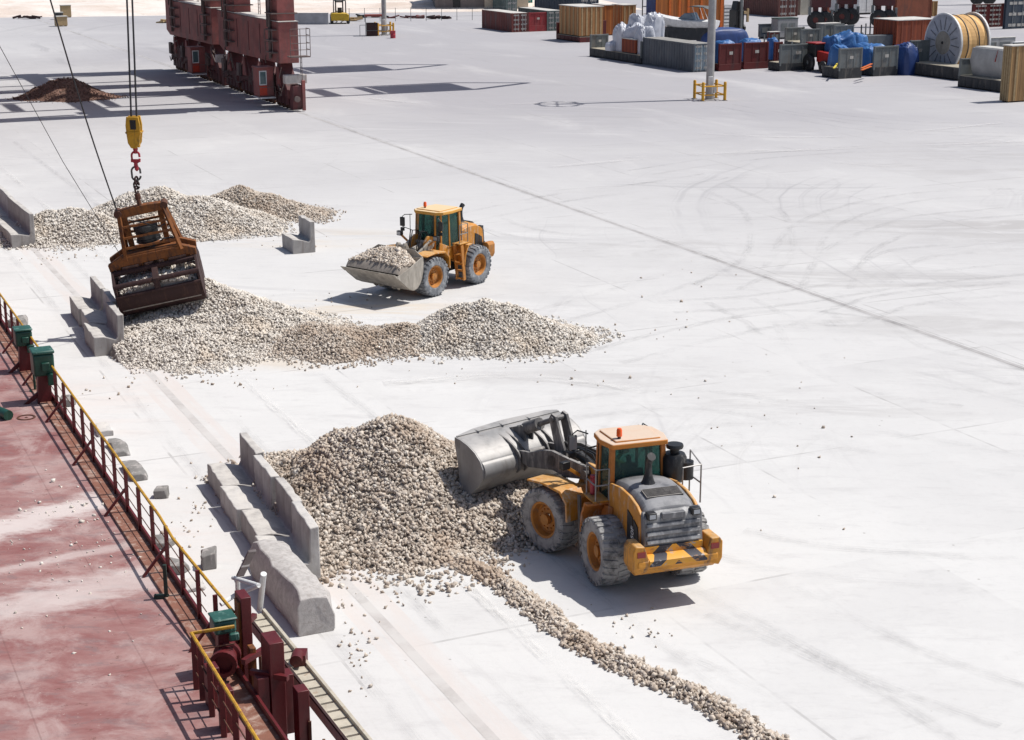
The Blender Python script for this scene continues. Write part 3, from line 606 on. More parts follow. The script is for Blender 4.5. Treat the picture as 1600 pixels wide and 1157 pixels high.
def wheel_loader(name, loc, heading, artic, label, near, yb, zb, bang, arm_y0=.85, arm_z0=2.45, bw=1.95, ky=1.0, yf=.50):
    """origin on the ground under the joint, +y forward (rear frame); the front frame turns by `artic`"""
    root = thing(name, loc, heading, label, 'wheel loader', 'wheel loaders working the gravel heaps')
    FM = RZ(artic); I = Matrix(); YS = T(0, -1.2, 0) @ Matrix.Scale(ky, 4, (0, 1, 0)) @ T(0, 1.2, 0); ty = tyre if near else tyre2; yl = yellow; b = .02
    # ---- rear frame
    m = MB(); m.box(-.55, .55, -3.1, -.15, .75, 1.5); m.box(-.35, .35, -.5, .25, .6, 1.5); m.box(-.42, .42, -1.98, -1.5, .7, 1.25); m.tube([(-1.1, -1.75, 1), (1.1, -1.75, 1)], .26, 14)
    m.box(-.9, .9, -3.2, -2.75, 1.0, 1.9); m.prism([(-1.15, .95), (-1.15, 1.75), (-.1, 1.95), (.2, 1.5), (-.1, .95)], -.62, .62)
    m.build('rear_chassis', black, root, bevel=b)
    # bonnet: yellow flanks with a swept shoulder line, grey top
    hw = .90
    def hood(mat, name, zs, half, yend=-3.62, parent=root):
        pass
    prof = [(-1.15, 1.55), (-1.15, 2.78), (-1.9, 2.90), (-2.6, 2.88), (-3.1, 2.76), (-3.38, 2.60), (-3.50, 2.2), (-3.52, 1.55), (-2.9, 1.45)]
    fl = MB()
    for s_ in (-1, 1): fl.prism(prof, s_ * hw, s_ * (hw - .10))
    h_ = fl.build('engine_bonnet', yl, root, YS, bevel=.03)
    for s_ in (-1, 1):
        for pr in ([(-2.55, 1.55), (-2.55, 2.48), (-2.92, 2.36), (-2.92, 1.55)], [(-2.98, 1.55), (-2.98, 2.34), (-3.28, 2.20), (-3.36, 1.60)]):
            gr = MB(); gr.prism(pr, s_ * (hw + .004), s_ * (hw + .03)); gr.build('side_vent', black, root, YS, bevel=.01)
    tp = MB(); n = 9; sec = []
    ys = [(-1.12, 2.90), (-1.9, 3.03), (-2.55, 3.02), (-3.05, 2.92), (-3.36, 2.76), (-3.53, 2.52)]
    vs = []
    for (y, z) in ys:
        for i in range(n):
            u_ = -1 + 2 * i / (n - 1); vs.append((u_ * (hw - .02), y, z - .14 * abs(u_) ** 3 - (.16 if abs(u_) == 1 else 0)))
    tp.add(vs, [(j * n + i, j * n + i + 1, (j + 1) * n + i + 1, (j + 1) * n + i) for j in range(len(ys) - 1) for i in range(n - 1)])
    tpo = tp.build('bonnet_top', hoodgrey if near else yl, root, YS, smooth=50); sm_ = tpo.modifiers.new('solid', 'SOLIDIFY'); sm_.thickness = .05
    v_ = MB(); v_.prism([(-2.62, 2.98), (-2.62, 3.03), (-3.04, 2.945), (-3.04, 2.88)], -.55, .55)
    for i in range(7): v_.bar((-.52, -2.66 - i * .055, 3.03 - i * .0115), (.52, -2.66 - i * .055, 3.03 - i * .0115), .025, .04)
    v_.build('top_grille', darksteel, root, YS)
    # rear grille door
    gd = MB(); gd.prism([(-3.38, 2.72), (-3.58, 2.56), (-3.68, 1.50), (-3.48, 1.50)], -.90, .90)
    gdo = gd.build('grille_door', grillegrey if near else darksteel, root, YS, bevel=.06)
    gl = MB()
    for i in range(3):
        z = 1.80 + i * .23; gl.prism([(-3.64 + i * .02, z), (-3.72 + i * .02, z + .03), (-3.68 + i * .02, z + .13), (-3.60 + i * .02, z + .13)], -.80, .80)
    gl.box(-.34, .34, -3.66, -3.50, 2.50, 2.66)
    gl.build('grille_louvre', grillegrey if near else darksteel, gdo, YS, bevel=.012)
    hz = MB(); hz.box(-.86, .86, -3.72, -3.66, 1.50, 1.76); hz.build('hazard_stripe', chev, gdo, YS)
    for s_ in (-1, 1):
        lm = MB(); lm.box(s_ * .66 - .13, s_ * .66 + .13, -3.70, -3.46, 2.52, 2.72); lo_ = lm.build('work_lamp', black, root, YS, bevel=.02)
        l2 = MB(); l2.box(s_ * .66 - .09, s_ * .66 + .09, -3.715, -3.70, 2.56, 2.68); l2.build('lens', lens, lo_, YS)
    # counterweight with raised ends
    cw = MB()
    cw.prism([(-3.1, 1.15), (-3.1, 1.50), (-3.85, 1.56), (-4.02, 1.46), (-4.04, 1.30), (-3.96, 1.24), (-3.98, 1.18), (-3.75, 1.0), (-3.3, 1.0)], -1.20, 1.20)
    for s_ in (-1, 1):
        cw.prism([(s_ * .88, 1.2), (s_ * .88, 1.55), (s_ * 1.0, 1.90), (s_ * 1.24, 1.92), (s_ * 1.34, 1.78), (s_ * 1.34, 1.30), (s_ * 1.24, 1.10)], -4.0, -3.30, 'y')
    cwo = cw.build('counterweight', yellow_s if near else rimc, root, YS, bevel=.045)
    hz = MB(); hz.prism([(-3.85, 1.565), (-3.75, 1.57), (-3.75, 1.5), (-4.02, 1.4), (-4.045, 1.31), (-4.05, 1.47)], -.86, .86); hz.build('hazard_stripe', chev, cwo, YS)
    for s_ in (-1, 1):
        l2 = MB(); l2.box(s_ * 1.10 - .12, s_ * 1.10 + .12, -4.02, -3.98, 1.60, 1.76); l2.build('tail_light', redglass, cwo, YS)
    # cab
    cb = MB(); z0, z1, zr = 2.02, 3.78, 3.94; x_ = .82; yr = -1.10
    corners = [(-x_, yr), (x_, yr), (x_, -.22), (x_ - .02, yf - .05), (.55, yf + .12), (-.55, yf + .12), (-x_ + .02, yf - .05), (-x_, -.22)]
    for i, (x, y) in enumerate(corners):
        wdt = .15 if i in (0, 1) else .085
        cb.bar((x, y, z0), (x * .95, y * .95 if y < 0 else y * .9, z1), wdt, wdt)
    cb.box(-x_ - .03, x_ + .03, yr - .04, yf + .12, 1.62, z0 + .02)
    cb.prism([(-1.0, 1.5), (-.2, 1.45), (.5, 1.75), (.66, 2.05), (.60, 2.42), (-.2, 2.1), (-1.0, 2.1)], -x_ - .05, -x_ + .03); cb.prism([(-1.0, 1.5), (-.2, 1.45), (.5, 1.75), (.66, 2.05), (.60, 2.42), (-.2, 2.1), (-1.0, 2.1)], x_ + .05, x_ - .03)
    cabo = cb.build('cab', orange if near else yl, root, bevel=.02)
    rf = MB(); rf.prism([(-.86, yr - .16), (.86, yr - .16), (1.0, yf - .75), (.92, yf - .1), (.62, yf + .2), (-.62, yf + .2), (-.92, yf - .1), (-1.0, yf - .75)], z1, zr, 'z')
    rf.prism([(-.70, yr), (.70, yr), (.74, yf - .05), (-.74, yf - .05)], zr - .02, zr + .05, 'z')
    rf.build('roof', dusty_top('dusty_roof', (.56, .20, .03), (.62, .57, .49)) if near else dusty_top('dusty_yellow_roof', (.66, .33, .06), (.70, .58, .40)), cabo, bevel=.04)
    tops = [Vector((x * .95, y * .95 if y < 0 else y * .9, z1)) for x, y in corners]; bots = [Vector((x, y, z0)) for x, y in corners]
    for i in range(8):
        j = (i + 1) % 8; gm_ = MB(); cxy = Vector((0, -.2, 2.9))
        qd = [bots[i], bots[j], tops[j], tops[i]]
        qd = [p + (Vector((cxy.x, cxy.y, p.z)) - p) * .012 for p in qd]
        nrm = (qd[1] - qd[0]).cross(qd[3] - qd[0]).normalized() * .008
        gm_.add([p + nrm for p in qd] + [p - nrm for p in qd], [(0, 1, 2, 3), (7, 6, 5, 4), (0, 4, 5, 1), (1, 5, 6, 2), (2, 6, 7, 3), (3, 7, 4, 0)])
        gm_.build('window_pane', glass, cabo, smooth=0)
    se = MB(); se.box(-.28, .28, -.75, -.2, 2.25, 2.42); se.prism([(-.82, 2.35), (-.66, 2.35), (-.78, 3.02), (-.92, 3.0)], -.27, .27); se.box(-.15, .15, -.6, -.3, 2.0, 2.25); se.box(-.42, -.30, -.7, -.15, 2.5, 2.58); se.box(.30, .42, -.7, -.15, 2.5, 2.58)
    se.build('seat', black, cabo, bevel=.03)
    st = MB(); st.tube([(0, .22, 2.05), (0, .08, 2.62)], .045, 8); st.lathe([(.17, 0), (.20, .02), (.20, .04), (.17, .05), (.16, .03)], 18, T(0, .06, 2.66) @ RX(R(-25)), closed=True); st.build('steering_wheel', black, cabo)
    if near:
        d = driver(root, Matrix.Translation(loc) @ RZ(heading) @ T(0, -.48, 2.50)); tag(d, 'driver in dark clothes sitting in the cab of the near loader', 'person')
    # beacon, mirrors, exhaust, pre-cleaner
    bc = MB(); bx, by = (-.50, yr + .22) if near else (.45, .1)
    bc.tube([(bx, by, zr), (bx, by, zr + .14)], .05, 10); bo = bc.build('beacon_base', black, cabo)
    bc = MB(); bc.lathe([(0.001, .24), (.06, .23), (.08, .18), (.085, 0), (0.001, 0)], 14, T(bx, by, zr + .12)); bc.build('beacon', beaconm, cabo)
    for s_ in (-1, 1):
        mr = MB(); mr.tube([(s_ * .85, .65, 3.70), (s_ * 1.05, 1.0, 3.72), (s_ * 1.20, 1.0, 3.62), (s_ * 1.20, 1.0, 3.1)], .022, 6); mr.tube([(s_ * .82, .68, 2.9), (s_ * 1.20, 1.0, 3.1)], .02, 6)
        mr.tube([(s_ * .84, .84, 3.75), (s_ * .82, .86, 2.3)], .018, 6)
        mro = mr.build('mirror_arm', black, root)
        mg = MB(); mg.box(s_ * 1.20 - .14, s_ * 1.20 + .14, .96, 1.05, 3.12, 3.58); mg.box(s_ * 1.20 - .12, s_ * 1.20 + .12, .96, 1.04, 2.88, 3.06); mg.build('mirror', black, mro, bevel=.03)
        mg = MB(); mg.box(s_ * 1.20 - .115, s_ * 1.20 + .115, .945, .957, 3.15, 3.55); mg.build('mirror_glass', lens, mro)
    ex = MB(); ex.lathe([(.26, 0), (.24, .04), (.17, .22), (.115, .5), (.10, .9)], 16, T(-.12, -2.12, 2.95) @ Matrix.Scale(.62, 4, (0, 0, 1))); ex.tube([(-.12, -2.12, 3.45), (-.12, -2.13, 3.62), (-.12, -2.20, 3.76), (-.12, -2.32, 3.86)], [.10, .105, .11, .125], 14); ex.build('exhaust_pipe', black, root)
    ac = MB(); ac.lathe([(.001, 0), (.26, 0), (.34, .10), (.36, .25), (.36, .72), (.30, .84), (.13, .86), (.13, .98), (.24, 1.0), (.26, 1.06), (.24, 1.12), (.001, 1.13)], 20, T(1.12, -1.15, 2.62)); ac.tube([(1.42, -1.32, 2.72), (1.42, -1.32, 3.24)], .22, 14); ac.tube([(1.2, -1.25, 2.9), (1.45, -1.32, 2.9)], .12, 10); ac.tube([(1.12, -1.15, 2.65), (1.0, -1.5, 2.4), (.8, -1.8, 2.3)], .12, 10)
    if near: ac.build('air_cleaner', black, root)
    # rear mudguards, steps, platforms and handrails
    for s_ in (-1, 1):
        fd = MB(); arc = [(-1.75 + 1.16 * math.cos(R(a)), 1.0 + 1.16 * math.sin(R(a))) for a in (15, 40, 60, 80, 100, 125)]
        inner = [(y, z - .05) for y, z in arc[::-1]]
        fd.prism([(-.50, 1.15), (-.60, 1.75), (-.85, 2.17), (-1.15, 2.20), (-1.15, 2.13), (-.90, 2.10), (-.67, 1.72), (-.57, 1.15)], s_ * .88, s_ * 1.55)
        fd.prism([(-.6, 1.3), (-.72, 1.78), (-.95, 2.06), (-1.5, 2.16), (-1.5, 1.9), (-1.0, 1.6), (-.75, 1.2)], s_ * .60, s_ * .95)
        fd.build('rear_mudguard', orange if near else yl, root, bevel=.02)
        pf = MB(); pf.box(s_ * .88, s_ * 1.38, -1.16, -.36, 2.20, 2.26); pf.build('platform', yellow_s, root, bevel=.01)
        hr = MB(); r_ = .024
        if s_ < 0: hr.tube([(s_ * 1.30, -1.12, 2.25), (s_ * 1.30, -1.12, 3.2), (s_ * 1.30, -.42, 3.2), (s_ * 1.30, -.42, 2.25)], r_, 6); hr.tube([(s_ * 1.30, -1.12, 2.72), (s_ * 1.30, -.42, 2.72)], r_, 6); hr.tube([(s_ * .90, -1.14, 2.25), (s_ * .90, -1.14, 3.2), (s_ * 1.30, -1.14, 3.2)], r_, 6); hr.tube([(s_ * .90, -1.14, 2.72), (s_ * 1.30, -1.14, 2.72)], r_, 6)
        else: hr.tube([(s_ * 1.62, -1.9, 2.15), (s_ * 1.62, -1.9, 3.3), (s_ * 1.62, -1.15, 3.5), (s_ * 1.62, -1.15, 2.25)], r_, 6); hr.tube([(s_ * 1.62, -1.9, 2.75), (s_ * 1.62, -1.15, 2.75)], r_, 6); hr.tube([(s_ * 1.0, -2.0, 2.6), (s_ * 1.0, -2.0, 3.3), (s_ * 1.62, -1.9, 3.3)], r_, 6)
        hr.build('handrail', M('galvanised_rail', (.30, .29, .28), .5, .4), root)
        sp = MB()
        for i in range(4): sp.box(s_ * 1.05, s_ * 1.5, -.62 + i * .05, -.38 + i * .05, .45 + i * .42, .49 + i * .42)
        sp.bar((s_ * 1.5, -.55, .40), (s_ * 1.5, -.35, 2.2), .05, .2); sp.bar((s_ * 1.05, -.55, .40), (s_ * 1.05, -.35, 2.2), .05, .2)
        sp.build('ladder', darksteel if near else rimc, root)
        wheel(root, (s_ * 1.22, -1.75, 1.0), I, s_, ty)
    if near:
        f1 = MB(); f1.tube([(-1.15, -.55, 2.28), (-1.15, -.55, 2.85)], .09, 12); f1.build('fire_extinguisher', redlink, root)
        cu = bpy.data.curves.new('lettering', 'FONT'); cu.body = 'L350F'; cu.size = .26; cu.extrude = .003
        me = bpy.data.objects.new('tmp', cu); COL.objects.link(me); dg = bpy.context.evaluated_depsgraph_get(); mesh = bpy.data.meshes.new_from_object(me.evaluated_get(dg)); bpy.data.objects.remove(me)
        lt = bpy.data.objects.new('lettering', mesh); COL.objects.link(lt); lt.parent = root; mesh.materials.append(white)
        # upright on the left flank, reading upwards
        lt.matrix_local = T(-hw - .036, -3.04, 1.48) @ RZ(R(-90)) @ RX(R(90)) @ RZ(R(90)) 
    # ---- front frame
    m = MB(); m.box(-.40, .40, -.1, .6, .65, 1.45); m.tube([(-1.1, 1.75, 1), (1.1, 1.75, 1)], .26, 14)
    for s_ in (-1, 1): m.prism([(.25, .75), (.2, 1.5), (.35, 2.25), (.65, 2.72), (1.0, 2.78), (1.22, 2.55), (1.45, 1.9), (2.35, 1.25), (2.55, .85), (2.2, .6), (.6, .6)], s_ * .36, s_ * .50)
    m.box(-.40, .40, 1.1, 2.3, .7, 1.1)
    m.build('front_frame', yl if near else yl, root, FM, bevel=.03)
    for s_ in (-1, 1):
        fd = MB(); fd.prism([(.62, 1.25), (.66, 1.85), (.95, 2.14), (1.75, 2.20), (2.45, 2.12), (2.45, 2.06), (1.75, 2.13), (1.0, 2.06), (.74, 1.80), (.70, 1.25)], s_ * .78, s_ * 1.62); fd.prism([(.66, 1.0), (.66, 1.85), (.95, 2.12), (1.2, 2.14), (1.0, 1.0)], s_ * .55, s_ * .80)
        fd.build('front_mudguard', yl, root, FM, bevel=.02)
        wheel(root, (s_ * 1.22, 1.75, 1.0), FM, s_, ty)
        hl = MB(); hl.bar((s_ * .55, 1.15, 2.3), (s_ * 1.15, 1.2, 2.72), .07, .10); ho = hl.build('lamp_bracket', yl, root, FM, bevel=.01)
        hl = MB(); hl.box(s_ * 1.2 - .15, s_ * 1.2 + .15, 1.12, 1.30, 2.66, 2.90); ho = hl.build('headlight', black, root, FM, bevel=.02)
        hl = MB(); hl.box(s_ * 1.2 - .11, s_ * 1.2 + .11, 1.30, 1.315, 2.70, 2.86); hl.build('lens', lens, ho, FM)
    # lift arms
    a0 = Vector((0, arm_y0, arm_z0)); b0 = Vector((0, yb, zb)); ad = (b0 - a0); al = ad.length; ad.normalize(); up = Vector((0, -ad.z, ad.y))
    asteel = M('arm_steel', (.115, .11, .11), .6, .15, (.30, .28, .26), .6, 1.8, top=(.38, .36, .34)) if near else dustysteel
    def on(t, h, x=0): p = a0 + ad * (al * t) + up * h; return Vector((x, p.y, p.z))
    for s_ in (-1, 1):
        am = MB(); pr = [(0, -.20), (0, .20), (.14, .26), (.34, .34), (.50, .42), (.62, .38), (.85, .18), (1.0, .16), (1.04, 0), (1.0, -.18), (.85, -.30), (.5, -.18), (.3, -.30), (.14, -.24)]
        am.prism([((a0 + ad * (al * t) + up * h).y, (a0 + ad * (al * t) + up * h).z) for t, h in pr], s_ * .54, s_ * .66)
        am.build('lift_arm', asteel, root, FM, bevel=.015)
        cy = MB(); rod(cy, (s_ * .56, .95, 1.25), on(.42, -.12, s_ * .56), .12, .06, .65); cy.build('lift_cylinder', black, root, FM)
    ct = MB(); ct.tube([on(.50, .12, -.66), on(.50, .12, .66)], .19, 16); ct.tube([on(1.0, 0, -.72), on(1.0, 0, .72)], .09, 12); ct.tube([on(.02, 0, -.72), on(.02, 0, .72)], .10, 12); ct.build('arm_cross_tube', asteel, root, FM)
    # bucket: profile in the (y, z) plane round the pin at 0,0
    BM = FM @ T(0, yb, zb) @ RX(bang)
    outer = [(1.75, -.34), (1.30, -.40), (.55, -.42), (.25, -.34), (.05, -.14), (-.02, .12), (.02, .45), (.16, .80), (.36, 1.12), (.52, 1.30)]
    inner = [(.58, 1.26), (.44, 1.08), (.23, .78), (.09, .44), (.05, .14), (.11, -.08), (.29, -.26), (.57, -.36), (1.30, -.35), (1.75, -.31)]
    bs = bucketsteel if near else dustysteel
    bk = MB(); bk.prism(outer + inner, -bw, bw); bko = bk.build('bucket', bs, root, BM, bevel=.008, smooth=50)
    for s_ in (-1, 1):
        ck = MB(); ck.prism([(1.72, -.37), (1.30, -.41), (.55, -.43), (.25, -.35), (.05, -.15), (-.02, .12), (.02, .45), (.16, .80), (.36, 1.12), (.54, 1.32), (.66, 1.20), (1.08, .50)], s_ * bw, s_ * (bw + .05)); ck.build('side_plate', bs, bko, BM, bevel=.01)
    sg = MB(); th = .035
    e1 = Vector((.30, .42)).normalized()
    def sgp(x, t): return (x, .50 + e1.x * t, 1.28 + e1.y * t)
    ol = [(-bw, 0), (bw, 0), (bw, .10), (bw * .82, .24), (-.1, .30), (-bw * .62, .22), (-bw, .04)] if near else [(-bw, 0), (bw, 0), (bw, .04), (bw * .7, .34), (-bw * .7, .34), (-bw, .04)]
    nn = Vector((0, -e1.y, e1.x)) * th; vs = [Vector(sgp(x, t)) for x, t in ol]; k = len(vs)
    sg.add(vs + [p + nn for p in vs], [tuple(range(k))[::-1], tuple(range(k, 2 * k))] + [(i, (i + 1) % k, k + (i + 1) % k, k + i) for i in range(k)])
    for x in (-bw * .62, -bw * .15, bw * .38):
        sg.add([(x - .02, .47, 1.20), (x + .02, .47, 1.20), (x + .02, .64, 1.46), (x - .02, .64, 1.46), (x, .38, 1.24), (x, .60, 1.47)], [(0, 1, 2, 3), (0, 4, 1), (1, 4, 5, 2), (0, 3, 5, 4), (2, 5, 3)])
    sg.build('spill_guard', bs, bko, BM)
    ed = MB(); ed.prism([(1.60, -.42), (1.60, -.30), (1.90, -.34), (1.98, -.38)], -bw - .05, bw + .05); ed.build('cutting_edge', darksteel if near else dustysteel, bko, BM, bevel=.006)
    for s_ in (-1, 1):
        bb = MB(); bb.tube([(s_ * (bw - .02), .34, -.02), (s_ * .72, .34, -.02)], .36, 22); bb.build('back_shell', bs, bko, BM)
    br = MB()
    for x in (-.74, -.44, .44, .74): br.prism([(-.14, -.14), (.14, -.42), (.35, -.42), (.30, .4), (.42, 1.12), (.30, 1.02), (.02, .62), (-.12, .30), (-.18, .05)], x - .035, x + .035)
    for x in (-.16, .16): br.prism([(.06, .35), (-.18, .58), (-.24, .80), (-.08, .92), (.36, 1.12)], x - .035, x + .035)
    br.build('hinge_bracket', asteel, bko, BM, bevel=.012)
    # bell-crank, tilt link and tilt cylinder (quick linkage)
    bp = on(.50, .12)
    top = bp + Vector((0, .42 if near else .35, 1.12 if near else .75)); lk = RX(bang) @ Vector((0, -.16, .76)) + Vector((0, yb, zb))
    bl = MB()
    for x in (-.22, .22):
        d = (top - bp).normalized(); sd = Vector((0, -d.z, d.y))
        q = [bp + sd * .24, bp - sd * .24 - d * .18, bp + d * .4 - sd * .20, top - sd * .16 + d * .06, top + d * .18, top + sd * .16 + d * .06, bp + d * .5 + sd * .18]
        bl.prism([(p.y, p.z) for p in q], x - .05, x + .05)
    bl.tube([top + Vector((-.32, 0, 0)), top + Vector((.32, 0, 0))], .09, 12); bl.tube([bp + Vector((-.3, 0, 0)), bp + Vector((.3, 0, 0))], .14, 12)
    bl.build('bell_crank', asteel, root, FM, bevel=.015)
    tl = MB(); rod(tl, lk, top, .20 if near else .1, .085, .42); tl.tube([lk + Vector((-.2, 0, 0)), lk + Vector((.2, 0, 0))], .12, 12)
    tl.build('tilt_link', asteel, root, FM)
    tc = MB(); rod(tc, (0, .78, 2.30), bp.lerp(top, .35), .15, .07, .62); tc.build('tilt_cylinder', black if near else asteel, root, FM)
    hs = MB()
    for s_ in (-.3, -.2, .2, .3): hs.tube([(s_, .65, 2.55), (s_ * 1.1, .95, 3.0), (s_ * 1.2, 1.35, 3.05), (s_, bp.y - .45, bp.z + .28), (s_, bp.y - .1, bp.z + .25)], .028, 6)
    hs.build('hydraulic_hose', black, root, FM)
    return root, BM
Jn = Vector((3.25, 46.25, 0))
near_loader, BMn = wheel_loader('wheel_loader', Jn, R(19), R(21), 'large orange wheel loader with its grey bucket raised over the near heap, seen from behind', True, 3.95, 2.27, R(-44), arm_z0=2.5, bw=2.1, yf=.12)
a_, b_ = P(520 + .175 * 900, 300 + .175 * 765, 1.0), P(520 + .175 * 1327, 300 + .175 * 640, 1.0)
hd = math.atan2((a_ - b_).y, (a_ - b_).x) - math.pi / 2
fw = Vector((-math.sin(hd), math.cos(hd), 0)); Jf = (a_ + b_) / 2 + Vector((fw.y, -fw.x, 0)) * 1.5 ; Jf.z = 0
far_loader, BMf = wheel_loader('wheel_loader', Jf, hd, R(-3), 'dusty yellow wheel loader carrying a full bucket of stones between the two rows of heaps', False, 3.2, .80, R(36), bw=1.7, ky=.8)
# stones heaped in the far loader's bucket and in the cab of nobody else's
def load(name, Mw, x0, x1, y0, y1, zf, size, n, st, label, cat, floor):
    px, py = rng.uniform(x0, x1, n), rng.uniform(y0, y1, n); pz = zf(px, py) + rng.uniform(-.04, .02, n)
    pos = np.stack([px, py, pz], 1); Mn = np.array(Mw); pos = pos @ Mn[:3, :3].T + Mn[:3, 3]
    sv, sf, tone = stones_arrays(pos, size * rng.lognormal(0, .25, n) * .5)
    gx = np.linspace(x0, x1, 24); gy = np.linspace(y0, y1, 14); X, Y = np.meshgrid(gx, gy); Z = zf(X, Y) - .06
    gv = np.stack([X.ravel(), Y.ravel(), Z.ravel()], 1); lowv = gv.copy(); lowv[:, 2] = floor; gv2 = np.concatenate([gv, lowv]) @ Mn[:3, :3].T + Mn[:3, 3]
    i = np.arange(24 * 14).reshape(14, 24); a, b, c, d = i[:-1, :-1].ravel(), i[:-1, 1:].ravel(), i[1:, 1:].ravel(), i[1:, :-1].ravel()
    top = np.concatenate([np.stack([a, b, c], 1), np.stack([a, c, d], 1)]); rim = np.concatenate([i[0, :], i[1:, -1], i[-1, -2::-1], i[-2:0:-1, 0]]); rn = np.roll(rim, -1); k = 24 * 14
    side = np.concatenate([np.stack([rim, rim + k, rn + k], 1), np.stack([rim, rn + k, rn], 1)]); gf = np.concatenate([top, side])
    o = fast_mesh(name, np.concatenate([gv2, sv]), np.concatenate([gf, sf + len(gv2)]), [bed, st], np.concatenate([np.zeros(len(gf)), np.ones(len(sf))]), np.concatenate([np.full(len(gf), .5), tone]))
    return tag(o, label, cat)
Mw = Matrix.Translation(Jf) @ RZ(hd) @ BMf
load('gravel_load', Mw, -1.68, 1.68, .30, 1.68, lambda x, y: -.25 + .62 + 1.12 * (1 - (x / 2.0) ** 2) * (1 - ((y - .65) / 1.15) ** 2) - .42 * np.clip(y - 1.0, 0, 1), .13, 1900, beige_st, 'mound of mixed stones heaped in the bucket of the far loader', 'gravel load', -.2)

# ------------------------------------------------------------------ crane grab, its chain, hook block and ropes
YG = 72.6
og = atY(219, 322, YG)
grab = thing('clamshell_grab', og, 0, 'rusty orange motor clamshell grab with dark jaws, tilted and lowered onto the pale heap', 'grab bucket')
grab.rotation_euler = (R(4), R(-10.5), R(9))
m = MB(); m.prism([(-1.0, -.34), (-1.02, 0), (-.3, .05), (.3, .05), (1.02, 0), (1.0, -.34)], -.2, .2, 'y'); m.build('head_beam', rustyel, grab, bevel=.02)
m = MB()
for s_ in (-1, 1): m.tube([(s_ * 1.02, -.32, -.12), (s_ * 1.02, .32, -.12)], .17, 14)
m.tube([(0, -.08, 0), (0, -.08, .32)], .09, 8); m.tube([(0, .0, .3), (0, 0, .55)], .13, 8)
m.build('head_pin', rust, grab)
for s_ in (-1, 1):
    for y_ in (-1, 1):
        m = MB(); m.bar((s_ * .98, y_ * .22, -.15), (s_ * (1.34 if s_ > 0 else 1.12), y_ * .72, -2.12), .17, .15); m.build('frame_leg', rustyel, grab, bevel=.01)
    m = MB(); m.bar((s_ * .80, 0, -.3), (s_ * .78, 0, -1.9), .24, .2); m.build('guide_column', rustyel, grab, bevel=.01)
for z_, y_ in ((-.72, -.40), (-1.18, -.52), (-1.62, -.63), (-.72, .40), (-1.18, .52)):
    m = MB(); m.bar((-1.05 - .06 * -z_, y_, z_), (1.05 + .1 * -z_, y_, z_ - .02), .07, .10); m.build('cross_rail', rustyel, grab)
m = MB(); m.lathe([(.001, 0), (.22, .02), (.48, -.05), (.54, -.10), (.54, -.24), (.50, -.26), (.50, -.66), (.54, -.68), (.54, -.82), (.001, -.83)], 22, T(0, 0, -.78))
for k in range(14): a = k / 14 * 2 * math.pi; m.box(.43, .48, -.02, .02, -1.42, -1.08, RZ(a))
m.build('hydraulic_motor', black, grab)
m = MB()
m.tube([(-.9, -.55, -1.75), (-.4, -.62, -1.62), (.2, -.6, -1.75), (.7, -.62, -1.5), (1.1, -.5, -1.55)], .035, 6); m.tube([(-.6, -.5, -.4), (0, -.56, -.62), (.6, -.5, -1.0), (.9, -.45, -.9)], .025, 6); m.build('hose', black, grab)
m = MB()
for y_ in (-.72, .42): m.prism([(-1.92, -2.50), (-1.95, -2.18), (-1.25, -1.86), (1.25, -1.86), (1.95, -2.18), (1.92, -2.50), (1.45, -2.36), (-1.45, -2.36)], y_, y_ + .30, 'y')
m.box(-1.2, 1.2, -.45, .45, -2.3, -2.0); m.bar((-1.3, -.74, -2.0), (1.3, -.74, -2.0), .05, .10)
for x_ in (-1.55, -.55, .55, 1.55): m.box(x_ - .10, x_ + .10, -.6, .6, -2.62, -2.25)
m.build('spreader_body', rustyel, grab, bevel=.02)
for sy in (-1, 1):
    sh = MB(); arc = [(sy * (1.42 - .0 * i) , -3.5) for i in range(1)]
    A_ = [(sy * 1.50, -3.45), (sy * 1.50, -3.85), (sy * 1.30, -4.25), (sy * .90, -4.52), (sy * .40, -4.62), (sy * .04, -4.64)]
    B_ = [(sy * .04, -4.58), (sy * .40, -4.56), (sy * .88, -4.46), (sy * 1.24, -4.21), (sy * 1.44, -3.83), (sy * 1.44, -3.45)]
    sh.prism(A_ + B_, -1.85, 1.85); jaw = sh.build('jaw', rustdark, grab, bevel=.01)
    for x_ in (-1.85, 1.85, 0):
        w_ = .05 if x_ else .06
        sp = MB(); pl = [(sy * .10, -2.50), (sy * .75, -2.48), (sy * 1.50, -2.95), (sy * 1.50, -3.9), (sy * 1.28, -4.24), (sy * .86, -4.48), (sy * .04, -4.6)]
        if x_ == 0: pl = [(sy * .70, -2.55), (sy * 1.55, -2.95), (sy * 1.56, -3.6), (sy * 1.30, -3.6), (sy * 1.25, -3.05), (sy * .68, -2.72)]; w_ = .13
        sp.prism(pl, x_ - w_, x_ + w_); sp.build('side_plate' if x_ else 'centre_rib', rustdark, jaw, bevel=.008)
    for (y_, z_, r_) in ((.70, -2.62, .13), (1.40, -3.02, .115), (1.50, -3.48, .085)):
        pb = MB(); pb.tube([(-1.9, sy * y_, z_), (1.9, sy * y_, z_)], r_, 12); pb.build('pipe_beam', rustdark, jaw)
bpy.context.view_layer.update()
load('gravel_load', grab.matrix_world, -1.75, 1.75, -1.35, 1.35, lambda x, y: -3.55 + .35 * (1 - (x / 1.9) ** 2) + .28 * (1 - (y / 1.4) ** 2), .14, 1700, pale_st, 'pale stones held inside the jaws of the crane grab', 'gravel load', -4.2)
